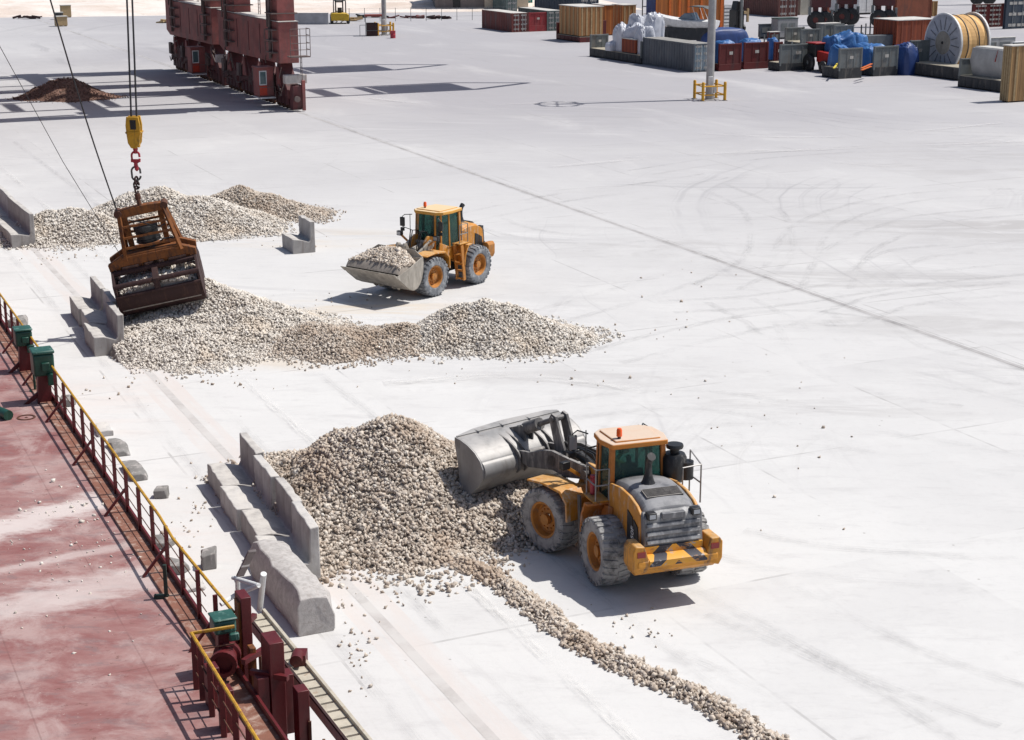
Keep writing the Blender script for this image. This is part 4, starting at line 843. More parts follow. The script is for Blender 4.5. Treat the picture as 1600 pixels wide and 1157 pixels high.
# chain from the hook to the grab head
top = grab.matrix_world @ Vector((0, 0, .62)); hook0 = atY(211.5, 232, YG)
chain = thing('lifting_chain', top, 0, 'red hook, shackle and steel chain links between the yellow hook block and the grab', 'chain')
def link(m, c, hl, hw_, r_, rz, d=Vector((0, 0, 1))):
    pts = []
    for k in range(17):
        a = 2 * math.pi * k / 16; x = math.cos(a) * hw_; z = math.sin(a) * hw_ + (hl - hw_) * (1 if math.sin(a) > 0 else -1 if math.sin(a) < 0 else 0)
        pts.append(RZ(rz) @ Vector((x, 0, z)) + c)
    m.tube(pts, r_, 6)
tot = (hook0 - top); L_ = tot.length; 
def cp(t): return tot * t
zz = [.0, .15, .30, .50]
for t, hl, hw_, rz, mt in ((.06, .16, .11, 1.2, rustdark), (.16, .16, .11, .1, rustdark), (.27, .17, .13, 1.3, rustdark), (.43, .30, .19, .15, darksteel)):
    m = MB(); link(m, cp(t), hl, hw_, .045, rz); m.build('chain_link', mt, chain)
m = MB(); m.tube([cp(.50), cp(.53) + Vector((.05, 0, 0)), cp(.62), cp(.72)], [.07, .10, .09, .07], 8); m.box(-.2, .2, -.07, .07, -.06, .06, T(*cp(.72))); m.build('swivel', redlink, chain)
m = MB(); link(m, cp(.80), .24, .17, .05, .1); m.build('shackle', redlink, chain)
m = MB(); m.tube([cp(.88), cp(1.0)], [.06, .12], 8); m.build('hook_shank', redlink, chain)
# hook block
hb0, hb1 = atY(211.5, 231, YG), atY(210.5, 182, YG)
hb = thing('hook_block', hb0, 0, 'yellow hook block with black sheave slot hanging on two hoist ropes', 'hook block'); hh = (hb1 - hb0).length
m = MB()
for y_ in (-.26, .14): m.prism([(-.12, 0), (-.26, .22), (-.30, .45 * hh), (-.32, .72 * hh), (-.27, hh), (.25, hh), (.31, .72 * hh), (.30, .45 * hh), (.25, .22), (.12, 0)], y_, y_ + .12, 'y')
m.build('cheek_plate', hookyel, hb, bevel=.02)
m = MB(); m.prism([(-.32, .47 * hh), (-.34, .52 * hh), (.34, .52 * hh), (.32, .47 * hh)], -.30, .30, 'y'); m.prism([(-.2, .02), (-.22, .25 * hh), (.22, .25 * hh), (.2, .02)], -.1, .1, 'y'); m.build('side_band', hookyel, hb)
m = MB()
for x_ in (-.15, .15): m.lathe([(.001, .06), (.25, .06), (.30, .09), (.30, .05), (.26, 0), (.30, -.05), (.30, -.09), (.25, -.06), (.001, -.06)], 20, T(x_, 0, .68 * hh) @ RZ(R(0)) @ RY(R(90)) @ Matrix.Scale(.7, 4))
m.build('sheave', darksteel, hb)
m = MB(); m.prism([(-.1, .60 * hh), (-.12, .9 * hh), (.14, .9 * hh), (.14, .60 * hh)], -.275, -.255, 'y'); m.build('sheave_slot', black, hb)
for xa, xb in ((205, 198.2), (213.5, 206.5)):
    a, b = atY(xa, 183, YG), atY(xb, -3, YG); b2 = a + (b - a) * 4
    m = MB(); m.tube([a, b2], .042, 6); o = m.build('hoist_rope', rope)
    tag(o, 'left hoist rope rising from the yellow hook block' if xa < 210 else 'right hoist rope rising from the yellow hook block', 'wire rope', 'hoist ropes')
gl_ = grab.matrix_world @ Vector((-1.0, -.2, -.1))
a, b = gl_, atY(78, -2, YG - 6); m = MB(); m.tube([a + (b - a) * t + Vector((0, 0, -.35 * math.sin(math.pi * t))) for t in [i / 8 for i in range(9)]] + [a + (b - a) * 1.7], .035, 6)
tag(m.build('tag_line', rope), 'dark tag line running from the grab head to the upper left', 'wire rope')
a, b = grab.matrix_world @ Vector((-1.3, -.6, -1.9)), atY(-10, 55, YG - 9); m = MB(); m.tube([a, a.lerp(b, .5) + Vector((0, 0, -.3)), b, a + (b - a) * 1.5], .014, 5)
tag(m.build('control_cable', rope), 'thin grey cable sagging from the grab frame to the left edge', 'cable')

# ------------------------------------------------------------------ the ship alongside
ZD = 4.7
D0, D1 = P(84, 623, ZD), P(325, 980, ZD); sd = (D0 - D1).normalized(); sn = Vector((-sd.y, sd.x, 0))   # sd away along the hull, sn inboard
def dk_mat():
    m, n, b = new_mat('red_deck_paint'); v = n.nodes.new('ShaderNodeNewGeometry').outputs['Position']
    vs = n.nodes.new('ShaderNodeMapping'); vs.inputs['Rotation'].default_value = (0, 0, R(-12)); vs.inputs['Scale'].default_value = (.8, 1.7, 1); n.links.new(v, vs.inputs[0]); vs = vs.outputs[0]
    c = mixc(n, ramp(n, noise(n, vs, .5, 7, .7, .5), .35, .66), (.235, .088, .082), (.34, .195, .18))
    c = mixc(n, math_(n, 'MULTIPLY', ramp(n, noise(n, vs, 1.3, 8, .75, .4), .48, .66), .7), c, (.20, .135, .135))
    c = mixc(n, math_(n, 'MULTIPLY', ramp(n, noise(n, v, .8, 8, .7, .4), .44, .66), .75), c, (.43, .31, .29))
    qx = n.nodes.new('ShaderNodeMapping'); qx.inputs['Rotation'].default_value = (0, 0, -math.atan2(sd.y, sd.x)); n.links.new(v, qx.inputs[0])
    sq = n.nodes.new('ShaderNodeSeparateXYZ'); n.links.new(qx.outputs[0], sq.inputs[0])
    def seam(val, step, wid): return math_(n, 'LESS_THAN', math_(n, 'MULTIPLY', math_(n, 'ABSOLUTE', math_(n, 'SUBTRACT', math_(n, 'FRACT', math_(n, 'DIVIDE', val, step)), .5)), step), wid)
    sm_ = math_(n, 'MULTIPLY', math_(n, 'MAXIMUM', seam(sq.outputs[1], 2.3, .016), seam(sq.outputs[0], 6.5, .018)), ramp(n, noise(n, v, .9, 5, .7), .35, .6))
    c = mixc(n, math_(n, 'MULTIPLY', sm_, .3), c, (.10, .035, .03))
    ch = noise(n, v, 4.5, 8, .8); c = mixc(n, math_(n, 'MULTIPLY', ramp(n, ch, .60, .64), .7), c, (.13, .055, .04)); c = mixc(n, math_(n, 'MULTIPLY', ramp(n, noise(n, v, 7.0, 6, .8), .63, .67), .6), c, (.45, .36, .33))
    def band(px0, px1, wd, f):                                  # dust lying where stone has been swung over
        nonlocal c
        p0, p1 = P(*px0, ZD), P(*px1, ZD); d = (p1 - p0).normalized(); nx_, ny_ = -d.y, d.x; k0 = p0.x * nx_ + p0.y * ny_
        sp = n.nodes.new('ShaderNodeVectorMath'); sp.operation = 'DOT_PRODUCT'; n.links.new(v, sp.inputs[0]); sp.inputs[1].default_value = (nx_, ny_, 0)
        dd = math_(n, 'ABSOLUTE', math_(n, 'SUBTRACT', sp.outputs['Value'], k0 ))
        dd = math_(n, 'ADD', dd, math_(n, 'MULTIPLY', math_(n, 'SUBTRACT', noise(n, vs, .9, 7, .75), .5), wd * 2.6))
        c = mixc(n, math_(n, 'MULTIPLY', math_(n, 'SUBTRACT', 1, ramp(n, dd, wd * .2, wd)), f), c, (.66, .60, .57))
    band((0, 828), (200, 768), .95, .75); band((0, 950), (120, 925), 1.1, .5); band((60, 880), (230, 845), .3, .4)
    n.links.new(c, b.inputs['Base Color']); b.inputs['Roughness'].default_value = .7; bump(n, b, noise(n, v, 5, 5, .6), .2, .01); return m
ship = thing('cargo_ship', (D0.x, D0.y, 0), 0, 'moored cargo ship with dusty red deck and yellow-topped rail along the quay', 'ship')
SM = T(-D0.x, -D0.y, 0)
def sp_(a, i=0, z=ZD): p = D0 + sd * a + sn * i; return Vector((p.x, p.y, z))
m = MB(); k = [sp_(110, 0), sp_(-60, 0), sp_(-60, 32), sp_(110, 32)]; lo = [Vector((p.x, p.y, -2.6)) for p in k]; kk = [Vector((p.x, p.y, ZD - .004)) for p in k]
m.add(kk + lo, [(0, 1, 2, 3), (7, 6, 5, 4), (0, 4, 5, 1), (1, 5, 6, 2), (2, 6, 7, 3), (3, 7, 4, 0)]); m.build('hull', shipred, ship, SM, smooth=0)
m = MB(); nd = 24; vs = []
m.add([sp_(-60, .02), sp_(110, .02), sp_(110, 31.9), sp_(-60, 31.9)], [(0, 1, 2, 3)]); m.build('deck', dk_mat(), ship, SM, smooth=0)
# coaming strip and bulwark edge
m = MB(); m.bar(sp_(-60, .26, ZD + .02), sp_(110, .26, ZD + .02), .42, .05); m.build('waterway_strip', shipred2, ship, SM)
m = MB(); m.bar(sp_(-60, .05, ZD + .09), sp_(110, .05, ZD + .09), .05, .2); m.build('edge_plate', shipred, ship, SM)
E_ = (D1 - D0).length                                            # the rail ends here
rl = MB(); rl.tube([sp_(60, .06, ZD + 1.12), sp_(-E_ * .79, .06, ZD + 1.12), sp_(-E_ * .87, .10, ZD + 1.10), P(365, 957, ZD + 1.0)], .034, 8)
rlo = rl.build('railing', railyel, ship, SM)
for h_ in (.42, .76):
    m = MB(); m.tube([sp_(60, .06, ZD + h_), sp_(-E_ - .2, .06, ZD + h_)], .012, 5); m.build('rail_wire', rust, rlo, SM)
for i in range(34):
    a_ = -E_ - 1.0 + i * 1.36
    m = MB(); m.bar(sp_(a_, .07, ZD), sp_(a_, .07, ZD + 1.10), .085, .05, up=sd)
    if i % 3 == 0: m.bar(sp_(a_, .1, ZD + .62), sp_(a_, .62, ZD + .01), .045, .06)
    m.build('rail_post', shipred, rlo, SM)
# junction boxes on pedestals
def jbox(px, py, sx, sy, hgt, bh, lab, small):
    p = P(px, py, ZD); t = thing('junction_box', (0, 0, 0), 0, None, None); del t
def pedestal_box(px, py, wx_, wy_, ph, bh, col, lab):
    p = P(px, py, ZD); ang = math.atan2(sd.y, sd.x) - math.pi / 2
    t = T(p.x - D0.x, p.y - D0.y, ZD) @ RZ(ang)
    m = MB(); m.prism([(-wx_ * .42, ph), (wx_ * .42, ph), (wx_ * .42, 0), (-wx_ * .55, 0)], -wy_ * .5, wy_ * .35, 'y', t); m.prism([(-wx_ * .2, ph * .95), (-wx_ * .2, ph * .5), (-wx_ * 1.5, 0), (-wx_ * 1.1, 0), (-wx_ * .1, ph * .3)], -.04, .04, 'y', t)
    pd = m.build('pedestal', shipred, ship, bevel=.01)
    m = MB(); m.box(-wx_ * .7, wx_ * .7, -wy_ * .9, wy_ * .9, ph, ph + bh * .86, t); b1 = m.build('green_cabinet', col, pd, bevel=.05)
    m = MB(); m.box(-wx_ * .76, wx_ * .76, -wy_ * .95, wy_ * .95, ph + bh * .86, ph + bh, t); m.build('cabinet_lid', greenl, b1, bevel=.04)
    m = MB(); m.box(-wx_ * .2, wx_ * .35, -wy_ * 1.15, -wy_ * .88, ph + bh * .2, ph + bh * .55, t); m.box(wx_ * .15, wx_ * .75, -wy_ * 1.3, -wy_ * .9, ph - bh * .35, ph + bh * .1, t); m.build('switch_box', col, b1, bevel=.02)
pedestal_box(71, 628, .42, .34, .85, .75, green, 1); pedestal_box(40, 580, .36, .3, .85, .55, green, 2)
pedestal_box(352, 1050, .30, .24, .85, .32, greenl, 3)
m = MB(); p = P(55, 611, ZD); m.bar((p.x - D0.x, p.y - D0.y, ZD), (p.x - D0.x, p.y - D0.y, ZD + .75), .06); m.lathe([(.001, .03), (.16, .03), (.18, 0)], 12, T(p.x - D0.x, p.y - D0.y, ZD)); m.build('vent_pipe', green, ship)
p = P(260, 935, ZD); m = MB(); m.bar((p.x - D0.x, p.y - D0.y, ZD), (p.x - D0.x, p.y - D0.y, ZD + .75), .07); m.bar((p.x - D0.x - .25, p.y - D0.y, ZD + .03), (p.x - D0.x + .05, p.y - D0.y, ZD + .03), .1); m.build('sounding_pipe', M('dark_green_pipe', (.02, .04, .03)), ship)
p = P(41, 653, ZD); m = MB(); m.lathe([(.20, 0), (.20, .02), (.26, .02), (.26, 0)], 28, T(p.x - D0.x, p.y - D0.y, ZD), closed=True); m.lathe([(.001, .012), (.04, .012), (.05, 0)], 12, T(p.x - D0.x, p.y - D0.y, ZD)); m.build('deck_scuttle', rust, ship)
p0, p1 = P(-25, 640, ZD), P(14, 657, ZD); m = MB(); m.tube([Vector((q.x - D0.x, q.y - D0.y, ZD + .14)) for q in (p0, p1)], [.13, .15], 12); m.build('mooring_fairlead', green, ship)
dpts = []
for cx, cy, sx, sy, k in ((110, 800, 80, 22, 60), (90, 870, 90, 30, 40), (150, 840, 70, 30, 40), (60, 920, 80, 40, 16), (180, 960, 60, 40, 8), (120, 700, 60, 60, 8)):
    for i in range(k):
        q = P(cx + random.gauss(0, 1) * sx, cy + random.gauss(0, 1) * sy, ZD)
        if (q - D0).dot(sn) > .3: dpts.append((q.x, q.y, ZD + .01))
dpts = np.array(dpts); sv, sf, tone = stones_arrays(dpts, .028 * rng.lognormal(0, .4, len(dpts)))
tag(fast_mesh('spilled_chips', sv, sf, [pale_st], np.zeros(len(sf)), tone), 'small stone chips spilled over the red ship deck', 'stone chips', kind='stuff')
# jogged rail in front of the gangway bay
def shp(px, py, z): q = P(px, py, z); return Vector((q.x - D0.x, q.y - D0.y, z))
ZR = ZD + 1.05
j0, j1, j2 = shp(299, 990, ZR), shp(366, 979, ZR), shp(346, 1066, ZR); j3 = j0 + (j2 - j0) * 3
m = MB(); m.tube([j1, j0, j3], .036, 8); jr = m.build('bay_railing', railyel, ship)
for t in (.08, .30, .62, 1.0, 1.4, 1.8, 2.2):
    q = j0 + (j2 - j0) * t; m = MB(); m.bar((q.x, q.y, ZD), q, .10, .06); m.build('rail_post', shipred, jr)
for h_ in (.35, .70): m = MB(); m.tube([j1 - Vector((0, 0, h_)), j0 - Vector((0, 0, h_)), j3 - Vector((0, 0, h_))], .014, 5); m.build('rail_wire', rust, jr)
# gangway posts
def post(px, py, zt, wx_, wy_, zb, name, mt):
    q = shp(px, py, zt); ang = math.atan2(sd.y, sd.x) - math.pi / 2; t = T(q.x, q.y, 0) @ RZ(ang)
    m = MB(); m.box(-wx_ / 2, wx_ / 2, -wy_ / 2, wy_ / 2, zb, zt, t); return m.build(name, mt, ship, bevel=.012)
post(379, 928, 6.1, .20, .44, 3.6, 'gangway_post', shipred); post(425, 996, 5.85, .28, .56, 3.4, 'gangway_post', shipred); post(393, 1010, 5.35, .12, .2, 3.4, 'gangway_post', rustyel)
o = post(371, 938, 6.0, .06, .3, 4.0, 'post_face', rustyel)
for i, (px, py, zt) in enumerate(((330, 1040, 5.5), (352, 1075, 5.5), (408, 1055, 5.2), (470, 1075, 5.1), (446, 1050, 5.0))): post(px, py, zt, .22, .30, 3.8 if i > 1 else ZD, 'machinery_bracket', shipred)
m = MB()
for (a, b) in (((372, 985), (398, 962)), ((380, 1035), (420, 1010)), ((345, 1020), (384, 990)), ((392, 1050), (450, 1060))): m.bar(shp(*a, 5.2), shp(*b, 5.2), .10, .10)
m.build('brace', shipred, ship)
q = shp(352, 1030, 5.1); m = MB(); m.lathe([(.001, .14), (.16, .14), (.18, .26), (.26, .26), (.26, .16), (.20, .14), (.20, -.14), (.26, -.16), (.26, -.26), (.001, -.26)], 20, T(*q) @ RX(R(90))); m.build('winch_drum', shipred, ship)
# stowed gangway outboard of the rail
g0, g1 = P(398, 962, 4.55), P(486, 1072, 4.55); gd_ = (g1 - g0).normalized(); gz = 4.55; gn = Vector((-gd_.y, gd_.x, 0)); g2 = g0 + gd_ * 9
gw = thing('stowed_gangway', (g0.x, g0.y, 0), 0, 'beige stowed gangway with slotted treads hung outboard beside the red posts', 'gangway'); GMx = T(-g0.x, -g0.y, 0)
for s_ in (-.19, .19):
    m = MB(); m.bar(g0 + gn * s_, g2 + gn * s_, .07, .24); m.build('side_beam', beige, gw, GMx, bevel=.01)
m = MB(); m.bar(g0 - gn * .22 + Vector((0, 0, .14)), g2 - gn * .22 + Vector((0, 0, .14)), .05, .05); m.build('edge_rail', rustdark, gw, GMx)
n_t = 26
for i in range(n_t):
    c_ = g0 + gd_ * (.2 + i * .34); m = MB(); m.bar(c_ - gn * .155 + Vector((0, 0, .03)), c_ + gn * .155 + Vector((0, 0, .03)), .27, .04); m.build('tread', beige, gw, GMx)
for i in range(12):
    c_ = g0 + gd_ * (.3 + i * .75) - gn * .45; m = MB(); m.bar(c_ + Vector((0, 0, -.9)), c_ + Vector((0, 0, -.05)), .05, .05); m.build('stanchion', rust, gw, GMx)
m = MB(); m.lathe([(.001, -.15), (.12, -.15), (.12, .15), (.001, .15)], 16, T(*(g0 + gd_ * 2.75)) @ T(0, 0, .22) @ RX(R(90))); m.box(-.12, .12, -.18, .18, 0, .26, T(*(g0 + gd_ * 2.6 + gn * .12))); m.build('roller', shipred, gw, GMx)
# pale tubular davit frame and a striped pole
dv = thing('davit_frame', (g0.x, g0.y, 0), 0, 'pale grey tubular davit frame standing at the head of the stowed gangway', 'davit')
for nm, pts, r_ in (('upright', [(406, 952, 4.6), (412, 897, 5.6)], .065), ('upright', [(372, 935, 4.6), (371, 905, 5.3)], .05), ('top_arm', [(364, 903, 5.3), (405, 915, 5.4)], .045), ('lower_arm', [(404, 915, 5.4), (368, 930, 5.0), (345, 945, 4.9)], .05)):
    m = MB(); m.tube([P(*q) for q in pts], r_, 10); m.build(nm, white, dv, GMx)
m = MB(); a, b = P(375, 900, 4.9), P(394, 861, 5.9); m.bar(a, b, .16, .05); pl_ = m.build('boarding_plank', M('grey_plank', (.17, .14, .14), .7, 0, (.4, .38, .36), .3, 4))
tag(pl_, 'dark grey plank with a white band leaning by the toppled block', 'plank')
m = MB(); c = a.lerp(b, .45); d = (b - a).normalized() * .06; m.bar(c - d, c + d, .166, .056); m.build('white_band', white, pl_)

# ------------------------------------------------------------------ the two rail-mounted quay cranes
CRA = math.atan2(W.y, W.x)                                        # crane space: x inland across the quay, y along the rail (away)
def crane(u0, L, label, near):
    o = quay(WR, UA + u0); root = thing('quay_crane', o, CRA, label, 'crane', 'rail cranes standing behind the gravel'); b = .04; GX = -34.0
    def side(x0, big):
        # sill beam, bogies and legs of one side
        m = MB(); m.prism([(1.3, 4.3), (1.3, 8.1), (L, 8.0), (L, 4.6), (L - 1.6, 4.1)], x0 - .95, x0 + .95); sb = m.build('sill_beam', crred, root, bevel=b)
        m = MB(); m.box(x0 - 1.0, x0 + 1.0, 1.2, L, 8.1, 8.16); m.build('walkway', concw, sb)
        for y in (L * .16, L * .33, L * .50, L * .68, L * .85):
            m = MB(); m.box(x0 - .985, x0 - .955, y - .05, y + .05, 4.8, 7.6); m.build('stiffener', crredd, sb)
        nb = 4
        for i in range(nb):
            yc = L * (i + .5) / nb; hl = L / nb * .44
            m = MB(); m.prism([(yc - hl, 1.1), (yc - hl, 1.9), (yc - .7, 3.6), (yc - .4, 4.3), (yc + .4, 4.3), (yc + .7, 3.6), (yc + hl, 1.9), (yc + hl, 1.1), (yc + .5, 1.6), (yc - .5, 1.6)], x0 - .62, x0 + .62)
            bg_ = m.build('bogie', crredd, root, bevel=b)
            m = MB(); m.prism([(yc - .9, 2.1), (yc - .25, 3.9), (yc + .25, 3.9), (yc + .5, 2.1)], x0 - .80, x0 - .64); m.build('bogie_plate', crred, bg_, bevel=.02)
            m = MB(); m.box(x0 - 1.0, x0 - .66, yc + hl * .45, yc + hl * .45 + .9, 1.9, 3.2); m.build('drive_motor', crgrey, bg_, bevel=.06)
            for k in (-.72, -.24, .24, .72):
                m = MB(); m.lathe([(.001, -.30), (.30, -.30), (.48, -.26), (.48, -.12), (.56, -.10), (.56, .10), (.48, .12), (.48, .26), (.30, .30), (.001, .30)], 18, T(x0, yc + hl * k, .57) @ RY(R(90))); m.build('wheel', rust, bg_)
                m = MB(); m.prism([(yc + hl * k - .5, .5), (yc + hl * k - .35, 1.5), (yc + hl * k + .35, 1.5), (yc + hl * k + .5, .5)], x0 - .48, x0 - .34); m.build('wheel_yoke', crredd, bg_, bevel=.02)
        # legs
        for (ya, yb_, yt) in ((1.9, 4.9, 0), (L - 6.2, L - 1.6, 0)):
            ww = (yb_ - ya)
            m = MB(); vs = [(x0 - .85, ya, 8.1), (x0 + .85, ya, 8.1), (x0 + .85, yb_, 8.1), (x0 - .85, yb_, 8.1), (x0 - .85, ya + ww * .1, 32), (x0 + .85, ya + ww * .1, 32), (x0 + .85, yb_ - ww * .25, 32), (x0 - .85, yb_ - ww * .25, 32)]
            m.add(vs, [(3, 2, 1, 0), (4, 5, 6, 7), (0, 1, 5, 4), (1, 2, 6, 5), (2, 3, 7, 6), (3, 0, 4, 7)]); lg = m.build('leg', crred, root, bevel=b)
            if big:
                m = MB()
                for xx in (x0 - 1.15,): 
                    m.tube([(xx, ya + ww * .55, 4.6), (xx, ya + ww * .5, 31)], .16, 8); m.tube([(xx, ya + ww * .80, 7.5), (xx, ya + ww * .7, 31)], .07, 6)
                m.build('cable_pipe', crgrey, lg)
                for z_ in (5.2, 6.3, 7.3, 8.8, 12): m = MB(); m.box(x0 - 1.45, x0 + 1.1, ya - .12, yb_ + .12 if ww < 3 else ya + 2, z_, z_ + .10); m.build('leg_platform', crgrey, lg)
                m = MB()
                for z_ in (5.2, 6.3): m.tube([(x0 - 1.45, ya - .1, z_ + .1), (x0 - 1.45, ya - .1, z_ + 1.0), (x0 - 1.45, min(yb_, ya + 2.2), z_ + 1.0), (x0 - 1.45, min(yb_, ya + 2.2), z_ + .1)], .04, 5)
                m.build('platform_rail', crgrey, lg)
    side(0, True); side(GX, False)
    # portal girders, upper frame and boom
    for y in (2.2, L - 4.0):
        m = MB(); m.box(GX, 0, y - .8, y + .8, 15.0, 17.2); m.build('portal_girder', crred, root, bevel=b)
        m = MB(); m.box(GX, 0, y - 1.5, y - 1.35, 18.0, 18.12); m.box(GX, 0, y - 1.5, y - .8, 16.9, 17.0); m.build('girder_rail', crgrey, root)
        m = MB(); m.bar((GX + 1, y, 16), (-2, y, 31), .7, .7); m.build('diagonal_brace', crred, root)
    for x in (0, GX):
        m = MB(); m.box(x - .7, x + .7, 1, L - 2, 29, 31); m.build('end_tie', crred, root)
    yc = L * .46
    for s_ in (-1, 1):
        m = MB(); m.box(-44, 41, yc + s_ * 3.7 - .3, yc + s_ * 3.7 + .3, 31.4, 32.6); m.prism([(41.002, yc + s_ * 3.99), (41.002, yc + s_ * 3.41), (48.8, yc - s_ * .2), (48.8, yc + s_ * .3)], 31.4, 32.6, 'z'); m.build('boom_girder', crred, root)
    for x in range(-42, 44, 9):
        m = MB(); m.box(x, x + .8, yc - 3.2, yc + 3.2, 31.3, 32.2); m.build('boom_tie', crred, root)
    m = MB(); m.box(-20, -10, yc - 4, yc + 4, 33.2, 37); m.build('machinery_house', crred, root)
    m = MB(); m.box(31, 40, yc - 3.3, yc + 3.3, 30.2, 31.2); m.build('trolley', crgrey, root)
    m = MB(); m.box(24, 25.5, yc - 3.3, yc + 3.3, 30.2, 31.0); m.build('trolley_platform', crgrey, root)
    # electrical cubicle hung on the ship side, white sill and red door panel
    yq = 3.4 if near else 4.6
    m = MB(); m.box(-2.5, -.97, yq, yq + 1.6, 1.1, 3.7); m.box(-2.6, -.95, yq - .1, yq + 1.7, 3.7, 3.85); cb = m.build('control_cubicle', crred, root, bevel=.03)
    m = MB(); m.box(-2.38, -1.65, yq - .03, yq - .002, 2.15, 3.5); m.build('window_frame', white, cb)
    m = MB(); m.box(-2.29, -1.74, yq - .045, yq - .032, 2.25, 3.4); m.build('window', M('grey_window', (.10, .16, .17), .15), cb)
    m = MB(); m.box(-2.36, -1.65, yq - .03, yq - .002, 1.2, 2.12); m.build('lower_panel', M('bright_red', (.55, .05, .02), .5), cb)
    m = MB(); m.box(-2.6, -1.0, yq - .6, yq + 1.7, .95, 1.05); m.build('cubicle_step', white, cb)
    m = MB()
    m.tube([(-2.6, yq - .55, 1.05), (-2.6, yq - .55, 2.0), (-1.0, yq - .55, 2.0), (-1.0, yq - .55, 1.05)], .035, 5); m.build('cubicle_rail', crgrey, cb)
    # end platform with ladders
    m = MB(); m.box(-.6, 1.3, -1.1, 0.05, 5.0, 5.1); pl = m.build('end_platform', crgrey, root)
    m = MB()
    for (x, y) in ((1.3, 0), (1.3, -1.1), (.35, -1.1), (-.6, -1.1)): m.tube([(x, y, 5.1), (x, y, 7.6)], .035, 5)
    for z_ in (5.7, 6.3, 7.0, 7.6): m.tube([(1.3, 0, z_), (1.3, -1.1, z_), (-.6, -1.1, z_)], .03, 5)
    m.build('safety_cage', crgrey, pl)
    m = MB(); x = .55
    for y in (-.35, -.75): m.tube([(x, y, .2), (x, y, 5.1)], .035, 5)
    for k in range(12): m.tube([(x, -.35, .5 + k * .4), (x, -.75, .5 + k * .4)], .022, 5)
    m.build('ladder', crgrey, root)
    m = MB(); m.box(-1.1, 1.0, -.75, .05, 2.6, 3.4); m.build('cable_box', M('dusty_white_box', (.5, .46, .43), .8, 0, (.3, .2, .17), .4, 2), root, bevel=.05)
    m = MB(); m.prism([(-.6, .15), (-.85, .6), (-.85, 2.4), (-.2, 2.5), (.2, 1.8), (.2, .15)], -.45, .45); bf = m.build('end_buffer', crredd, root, bevel=.04)
    m = MB(); m.box(.45, .75, -.95, -.65, .1, 2.9); m.build('buffer_post', redlink if False else crred, root, bevel=.02)
    m = MB(); m.tube([(-.1, -.95, 1.2), (-.1, -1.15, 1.2)], .28, 14); m.build('hydraulic_buffer', crgrey, bf)
    # cable festoon and cluttered pipes under the sill
    r = random.Random(int(u0) + 2)
    for k in range(26):
        m = MB(); y = r.uniform(.5, L - 1); z = r.uniform(1.2, 4.0); m.tube([(-.95 - r.uniform(0, .15), y, z), (-1.0, y + r.uniform(-.6, .6), z + r.uniform(-.9, .9)), (-.9, y + r.uniform(-1.5, 1.5), z + r.uniform(-1, 1))], r.uniform(.03, .08), 5); m.build('service_pipe', crgrey, root)
    for y in (6.0, 12.2):
        m = MB()
        for yy in (y, y + .6): m.tube([(.6, yy, 8.1), (.6, yy, 11.5)], .04, 5)
        for k in range(9): m.tube([(.6, y, 8.4 + k * .36), (.6, y + .6, 8.4 + k * .36)], .025, 5)
        m.build('ladder', crgrey, root)
    return root
crane(2.4, 22.6, 'nearer dull red rail crane on bogies, the dark ground rail running out from under it', True)
crane(26.2, 21.6, 'farther dull red rail crane leg standing behind the nearer one at the top left', False)

# ------------------------------------------------------------------ the storage yard
YA = R(27)
ex, ey = Vector((math.cos(YA), math.sin(YA), 0)), Vector((-math.sin(YA), math.cos(YA), 0))
def proj(p): d = p.y * CT + (H - p.z) * ST; return 800 + F * p.x / d
def span(O, d, xt):
    """how far from O along d until the photograph column xt is reached"""
    k = (xt - 800) / F; a = O.x - k * (O.y * CT + H * ST); b = d.x - k * d.y * CT
    return -a / b
def high(cx, cy, yt):
    O = P(cx, cy); q = atY(cx, yt, O.y); return q.z
def place(cx, cy, xl, xr, yt):
    O = P(cx, cy); return O, abs(span(O, ex, xr)), abs(span(O, ey, xl)), high(cx, cy, yt)
wornred = M('container_red', (.17, .042, .035), .65, 0, (.11, .08, .08), .5, .5)
maroon = M('container_maroon', (.12, .013, .012), .6, 0, (.07, .02, .02), .4, .5)
brown = M('container_brown', (.15, .055, .045), .65, 0, (.09, .04, .035), .4, .5)
rustred = M('container_rust', (.24, .07, .035), .7, 0, (.12, .05, .035), .45, .6)
cgrey = M('container_grey', (.085, .10, .12), .6, 0, (.13, .14, .15), .5, .5)
cblue = M('container_dark_blue', (.035, .05, .075), .6, 0, (.08, .09, .10), .4, .5)
cgreen = M('container_grey_green', (.13, .17, .16), .65, 0, (.2, .22, .21), .4, .5)
creamc = M('container_cream', (.42, .40, .34), .6, 0, (.30, .27, .22), .4, .5)
roofw = M('sunbleached_roof', (.60, .58, .54), .7, 0, (.45, .42, .38), .4, .5)
rackg = M('rack_grey', (.17, .185, .185), .7, 0, (.15, .13, .11), .4, .8)
rackd = M('rack_floor_frame', (.04, .042, .046), .7, 0, (.12, .11, .10), .4, 1)
woodf = M('rack_timber', (.40, .36, .28), .9, 0, (.25, .2, .15), .4, 1.5)
tarpb = M('blue_tarpaulin', (.03, .13, .36), .5, 0, (.10, .27, .52), .4, .8, .5)
tarpd = M('dark_blue_tarpaulin', (.02, .05, .18), .5, 0, (.03, .08, .26), .3, .8, .5)
tarpw = M('white_wrap', (.58, .60, .66), .4, 0, (.70, .70, .72), .3, .8, .6)
